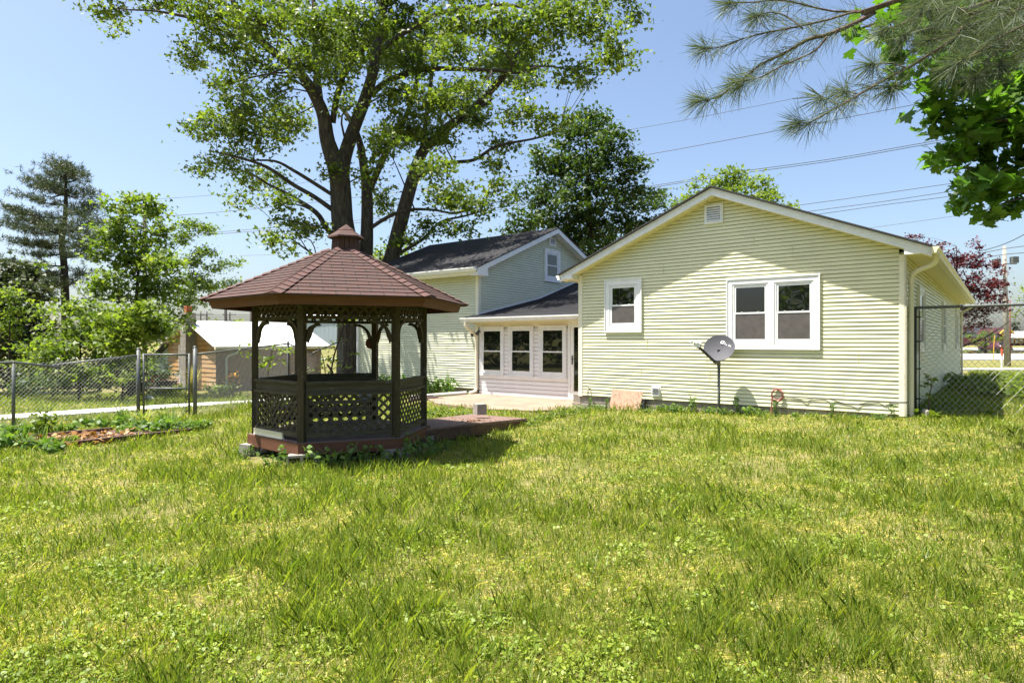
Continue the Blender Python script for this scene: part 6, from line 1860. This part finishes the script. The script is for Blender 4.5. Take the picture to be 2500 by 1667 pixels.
# weeds along the foundation: one of each kind built, then copied
def copy_tree(o, loc, rz, sc, label=None, group=None):
    c = o.copy(); COL.objects.link(c); c.location = loc; c.rotation_euler = (0, 0, rz); c.scale = (sc, sc, sc)
    if label: c['label'] = label
    if group: c['group'] = group
    for ch in list(o.children):
        d = ch.copy(); COL.objects.link(d); d.parent = c
    return c
w1 = plant_mesh('weed', 'leafy green weed growing along the yellow house foundation', 'weed', HP(4.2, -.38, -.02), .22, 10, .22, .062, M['weed'], L_OVAL, 9, 'weeds along the house foundation')
w2 = plant_mesh('weed', 'leafy green weed growing along the yellow house foundation', 'weed', HP(3.85, -.30, -.02), .42, 4, .14, .066, M['weed'], L_OVAL, 9, 'weeds along the house foundation')
wn = [(6.25, -.5, .9), (5.95, -.55, 1.0), (6.55, -.45, .8), (5.0, -.45, .7), (4.45, -.4, 1.1), (4.05, -.45, 1.0), (3.75, -.3, .9), (3.45, -.35, .9), (3.2, -.3, .8), (2.85, -.3, 1.0), (2.6, -.35, 1.1), (2.4, -.4, .9), (2.1, -.35, .9), (1.75, -.35, .6), (1.5, -.35, .7), (1.15, -.35, .8), (.75, -.35, .6), (.35, -.35, .75), (.15, -.3, .8), (4.7, -.6, .7), (3.05, -.5, .9), (5.7, -.7, .9), (6.6, -.9, .8), (6.1, -1.0, 1.0)]
for k, (s_, t_, sc) in enumerate(wn):
    p = HP(s_, t_, 0)
    copy_tree((w1, w2)[0 if k % 3 else 1], (p[0], p[1], ghf(p[0], p[1]) - .01), random.random() * 6.28, sc)
# weeds round the gazebo and ramp
g1_ = plant_mesh('weed', 'leafy weed growing around the skirt of the gazebo', 'weed', (-3.05, 8.05, -.13), .30, 9, .25, .062, M['weed'], L_OVAL, 8, 'weeds around the gazebo')
for (x, y, sc) in ((-2.45, 7.98, 1.2), (-2.2, 8.05, 1.2), (-1.95, 8.2, 1.1), (-1.5, 8.35, 1.2), (-1.28, 8.75, 1.3), (-1.1, 9.1, 1.0), (-3.75, 8.75, .7), (-1.75, 8.15, .8)):
    copy_tree(g1_, (x, y, ghf(x, y) - .01), random.random() * 6.28, sc)
r1_ = plant_mesh('weed', 'low leafy weed in the strip between the wing, the ramp and the patio', 'weed', (-1.9, 12.6, -.13), .20, 16, .30, .062, M['yellowleaf'], L_OVAL, 8, 'weeds beside the ramp and patio')
for (x, y, sc) in ((-1.5, 12.3, 1), (-1.2, 13.0, 1.1), (-1.6, 13.3, 1.2), (-1.9, 13.9, 1.1), (-1.0, 13.5, .9), (-2.2, 13.2, 1.1), (-1.35, 13.8, 1), (-2.3, 14.3, 1), (-1.7, 14.6, .9), (-.9, 13.15, .8), (-2.0, 12.0, 1.0), (.45, 12.6, .9), (.7, 13.0, .9), (1.0, 13.3, 1.0), (1.25, 13.7, 1.1), (.35, 12.1, .8), (1.5, 13.9, 1)):
    copy_tree(r1_, (x, y, ghf(x, y) - .01), random.random() * 6.28, sc)
k1 = plant_mesh('weed', 'taller weed growing at the foot of the wing wall', 'weed', HP(12.0, .75, -.1), .55, 12, .4, .12, M['weed'], L_OVAL, 9, 'weeds along the wing wall')
for (s_, t_, sc) in ((12.5, .8, 1), (13.1, .8, 1.1), (13.7, .8, .9), (14.3, .7, 1.2), (11.7, .5, .7), (12.3, .3, .7), (15.0, .7, 1.1), (15.8, .7, 1.0), (16.5, .7, 1.2)):
    p = HP(s_, t_, 0); copy_tree(k1, (p[0], p[1], ghf(p[0], p[1])), random.random() * 6.28, sc)
# garden bed plants
b = gpt(110, 1045, 10.9)
plant_mesh('shrub', 'bushy bright green plant by the left fence post', 'plant', b, .42, 16, .32, .10, M['yellowleaf'], L_OVAL, 12)
for k, (x, y, Y, n, L, lb) in enumerate(((352, 1040, 11.6, 60, .55, 'pale arching clump of strap leaves behind the mulch bed'), (300, 1035, 11.9, 50, .5, 'arching clump of strap leaves left of the pale one'), (402, 1040, 11.5, 50, .5, 'green clump of strap leaves at the right end of the mulch bed'), (58, 1075, 9.7, 12, .5, 'stiff iris leaves at the far left of the bed'), (100, 1075, 9.9, 10, .4, 'short iris leaves right of the stiff ones'), (420, 1035, 12.2, 22, .45, 'spiky leaf clump in front of the gate'))):
    b = gpt(x, y, Y)
    blades_plant('strap_leaf_plant', lb, 'plant', b, n, L, .028, M['weed'] if k != 0 else M['grass'], None, (.2, .9) if k else (.4, .9), .75 if n > 20 else .35)
h1 = plant_mesh('garden_plant', 'low leafy plant growing in the neglected bed along the fence', 'plant', gpt(330, 1050, 11.2), .24, 16, .32, .11, M['weed'], L_OVAL, 7, 'leafy plants in the fence bed')
for (x, y, Y, sc) in ((275, 1040, 11.6, .9), (370, 1050, 11.2, 1), (400, 1050, 11.1, 1.1), (430, 1048, 11.3, .9), (450, 1050, 11.2, .8), (470, 1045, 11.5, .8), (300, 1055, 10.9, .7), (160, 1040, 11.2, .7), (60, 1050, 10.9, .8), (15, 1055, 10.6, .9), (30, 1075, 9.8, .9), (5, 1085, 9.5, 1), (90, 1090, 9.3, .9), (130, 1095, 9.1, .7), (175, 1075, 9.9, .6), (230, 1030, 12, .8), (345, 1020, 12.6, .8), (500, 1040, 11.8, .6)):
    q = gpt(x, y, Y); copy_tree(h1, tuple(q), random.random() * 6.28, sc)
def bed_pt():
    f = random.gauss(0, 1); x = -7.05 + .35 * random.gauss(0, 1); y = 10.25 + .28 * random.gauss(0, 1); return (x, y), ghf(x, y) + abs(random.gauss(0, .05))
scatter_leaves('dead_leaves', 420, bed_pt, .055, M['deadleaf'], 'heap of orange brown dead leaves at the left end of the bed', 'dead leaves', .8, (.1, 1))
def bed_pt2():
    f, g = random.random(), random.random()
    x = -6.75 + 1.0 * f - .75 * g; y = 9.65 + 1.25 * f + .75 * g
    return (x, y), -.085
scatter_leaves('bark_chips', 900, bed_pt2, .028, leafmat('bark_chip', [(0, (.04, .022, .018)), (.6, (.13, .075, .06)), (1, (.34, .25, .22))], .05, 1.0), 'bark chips lying over the mulch bed', 'bark chips', .5, (0, 1))
b = gpt(566, 960, 24); b.z = ghf(b.x, 24)
yl = plant_mesh('yellow_flowers', 'yellow flowering stems beside the shed long wall', 'flowers', b, .75, 6, .3, .13, M['thicket'], L_OVAL, 5)
pts = np.array([tuple(b + Vector((random.gauss(0, .16), random.gauss(0, .1), random.uniform(.45, 1.0)))) for _ in range(26)])
npmesh('flowers', leaf_verts(pts, .13, L_KITE), 4, mat('yellow_petals', (.8, .45, .02), (.75, .35, .02), 3, .6), yl)
for k, (x, y, Y, lb) in enumerate(((545, 958, 24.5, 'low green weeds at the shed downspout'), (520, 955, 25.5, 'low green weeds at the shed corner'), (430, 958, 25, 'low scrub before the shed end wall'), (395, 958, 24, 'low scrub before the pale lean-to'))):
    q = gpt(x, y, Y); plant_mesh('weed', lb, 'weeds', q, .4, 26, .7, .12, M['thicket'], L_OVAL, 8)
b = gpt(470, 955, 24.6)
blades_plant('dry_grass', 'tall tan dry grass beside the shed chimney', 'dry grass', b, 160, 1.3, .03, M['grass'], None, (.85, 1), .35)

# ------------------------------------------------------------------ lawn
def lawn():
    N = 680000
    # sample by depth so that near ground gets more blades
    y = np.exp(rng.uniform(np.log(2.1), np.log(34.0), int(N * 1.6)))
    half = .86 * y + .9
    x = rng.uniform(-1, 1, len(y)) * half
    # keep out the house, the patio, the ramp, the path and the bed
    rx, ry = x - AX, y - AY
    s_ = rx * U[0] + ry * U[1]; t_ = rx * V2[0] + ry * V2[1]
    keep = ~((s_ > -.02) & (s_ < 6.9) & (t_ > -.02)) & ~((s_ > 6.8) & (t_ > 1.05))
    keep &= ~((s_ > 7.0) & (s_ < 11.3) & (t_ > -1.75)) & ~((s_ > 6.4) & (s_ < 7.05) & (t_ > -.6))
    gx, gy = x - GX, y - GY
    keep &= ~(gx ** 2 + gy ** 2 < 1.42 ** 2)
    def inpoly(P):
        c = np.zeros(len(x), bool); n = len(P)
        for i in range(n):
            x0, y0 = P[i]; x1, y1 = P[(i + 1) % n]
            cond = ((y0 > y) != (y1 > y)) & (x < (x1 - x0) * (y - y0) / (y1 - y0 + 1e-12) + x0)
            c ^= cond
        return c
    keep &= ~inpoly([(-1.38, 9.72), (-.72, 10.38), (.30, 12.35), (-.85, 13.1), (-1.75, 10.75)])
    keep &= ~inpoly(bed) | (rng.random(len(x)) < .06)
    pl, pr = [], []
    for i, p in enumerate(PATH):
        a = Vector(PATH[max(i - 1, 0)]); b2 = Vector(PATH[min(i + 1, len(PATH) - 1)]); d = (b2 - a).normalized(); nn = Vector((-d.y, d.x)) * .46
        pl.append(tuple(Vector(p) + nn)); pr.append(tuple(Vector(p) - nn))
    keep &= ~inpoly(pl + pr[::-1])
    keep &= ~((x < -8.2) & (y > 25.2)) & ~((x > 14) & (y > 34))
    x, y = x[keep][:N], y[keep][:N]
    n = len(x)
    patch = vnoise(x, y, 1.1) * .55 + vnoise(x + 31, y + 7, .42) * .45          # where it is lush
    tuft = vnoise(x + 77, y + 3, .20) * .5 + vnoise(x + 9, y + 60, .75) * .5    # where tall tufts stand
    dry = vnoise(x + 140, y + 90, .8) * .5 + vnoise(x + 50, y + 20, .25) * .5
    near = np.clip((y - 2.5) / 10, 0, 1)
    k = rng.random(n)
    tall = k < .15 + .20 * sstep(.42, .72, tuft)
    broad = (~tall) & (k > .965 - .36 * sstep(.54, .70, vnoise(x + 211, y + 37, .45) * .6 + vnoise(x + 21, y + 137, .16) * .4))
    straw = (~tall) & (~broad) & (rng.random(n) < .16 + .30 * np.clip((dry - .45) * 4, 0, 1))
    bare = (rng.random(n) < .12 + .55 * sstep(.46, .30, patch)) & (~tall)
    h = np.where(tall, rng.uniform(.055, .165, n) * (.62 + .62 * sstep(.42, .75, tuft)), rng.uniform(.012, .055, n) * (.6 + .8 * patch))
    h = np.where(straw, rng.uniform(.02, .05, n), h)
    wdt = np.where(tall, .0047, .0033) * (1 + .16 * np.clip(y - 2.5, 0, 30))
    h *= (1 + .12 * near)
    z = gh(x, y) + (0.05 * (vnoise(x, y, 0.9) - 0.5) + 0.03 * (vnoise(x, y, 0.35) - 0.5)) * (y < 32) * (np.abs(x) < 16) - .004
    tint = np.where(tall, .08 + .58 * rng.random(n) ** 1.2, .22 + .56 * rng.random(n) + .45 * (dry - .5))
    tint = np.where(straw, .80 + .2 * rng.random(n), tint)
    tint = np.clip(tint, 0, 1)
    g = (~broad) & (~bare)
    def blades(m):
        X, Y_, Zz, H, Wd, T = x[m], y[m], z[m], h[m], wdt[m], tint[m]
        q = len(X); a = rng.random(q) * 6.283
        lean = np.where(straw[m], rng.uniform(.8, 2.2, q), rng.uniform(.1, .75, q))
        dx, dy = np.cos(a), np.sin(a); b_ = rng.random(q) * 6.283
        sx, sy = np.cos(b_) * Wd * .5, np.sin(b_) * Wd * .5
        def pt(f, wf, sg):
            l = lean * H * f ** 1.6
            return np.stack([X + dx * l + sx * wf * sg, Y_ + dy * l + sy * wf * sg, Zz + H * (f - .25 * np.minimum(lean, 1.4) * f * f)], -1)
        A, B_, C, D, E = pt(0, .8, -1), pt(0, .8, 1), pt(.55, 1, 1), pt(1, 0, 1), pt(.55, 1, -1)
        V = np.stack([A, B_, C, D, E], 1)
        return V.reshape(-1, 3), np.repeat(T, 5)
    V, T = blades(g)
    o = npmesh('grass', V, 5, M['grass'], None, T)
    tag(o, 'patchy grass blades of the lawn with longer tufts and straw', 'grass', kind='stuff')
    m = broad & (~bare)
    c = np.stack([x[m], y[m], z[m] + rng.uniform(.012, .05, m.sum())], -1)
    sz = (.014 + .022 * rng.random(m.sum()) ** 2) * (1 + .07 * np.clip(y[m] - 2.5, 0, 30))
    nn_ = len(c)
    X_, Y_, Z_ = orient(nn_, 1.2)
    L = L_OVAL[None] * np.array([1.25, 1, 1])
    V = c[:, None, :] + sz[:, None, None] * (L[..., 0:1] * X_[:, None, :] + (L[..., 1:2] - .4) * Y_[:, None, :] + L[..., 2:3] * Z_[:, None, :])
    lush = rng.random(nn_) * .55 + .25 + .25 * (vnoise(x[m] + 15, y[m] + 200, .5) - .5)
    o = npmesh('clover', V.reshape(-1, 3), 6, M['groundleaf'], None, np.repeat(np.clip(lush, 0, 1), 6))
    tag(o, 'small round clover and weed leaves spread through the lawn', 'ground cover', kind='stuff')
M['groundleaf'] = leafmat('clover_leaf', [(0, (0.085, 0.145, 0.016)), (0.5, (0.18, 0.245, 0.024)), (1, (0.31, 0.36, 0.045))], 0.3, 1.4)
lawn()
# big tufts of coarse grass near the camera
tf = None
TUFTS = [(-1.6, 3.4), (-.2, 3.7), (.55, 4.4), (1.5, 5.2), (-2.6, 4.4), (2.6, 5.9), (3.3, 6.8), (-.9, 5.2), (.1, 2.9), (1.2, 3.2), (2.2, 3.6), (-1.1, 2.8), (3.9, 7.6), (5.3, 8.6), (1.9, 7.4), (-.4, 6.4), (2.9, 4.4), (4.9, 6.6), (-2.1, 5.6), (3.6, 5.1)]
for k, (x, y) in enumerate(TUFTS):
    if tf is None:
        tf = blades_plant('grass_tuft', 'dark green tuft of long coarse grass standing in the near lawn', 'grass tuft', (0, 0, 0), 46, .19, .0055, M['grass'], 'coarse grass tufts in the lawn', (.05, .5), .7)
        src = tf
        tf.location = (x, y, ghf(x, y) - .01)
    else:
        c = src.copy(); COL.objects.link(c); c.location = (x, y, ghf(x, y) - .01); c.rotation_euler = (0, 0, random.random() * 6.28); q = random.uniform(.6, 1.15); c.scale = (q * 1.4, q * 1.4, q)
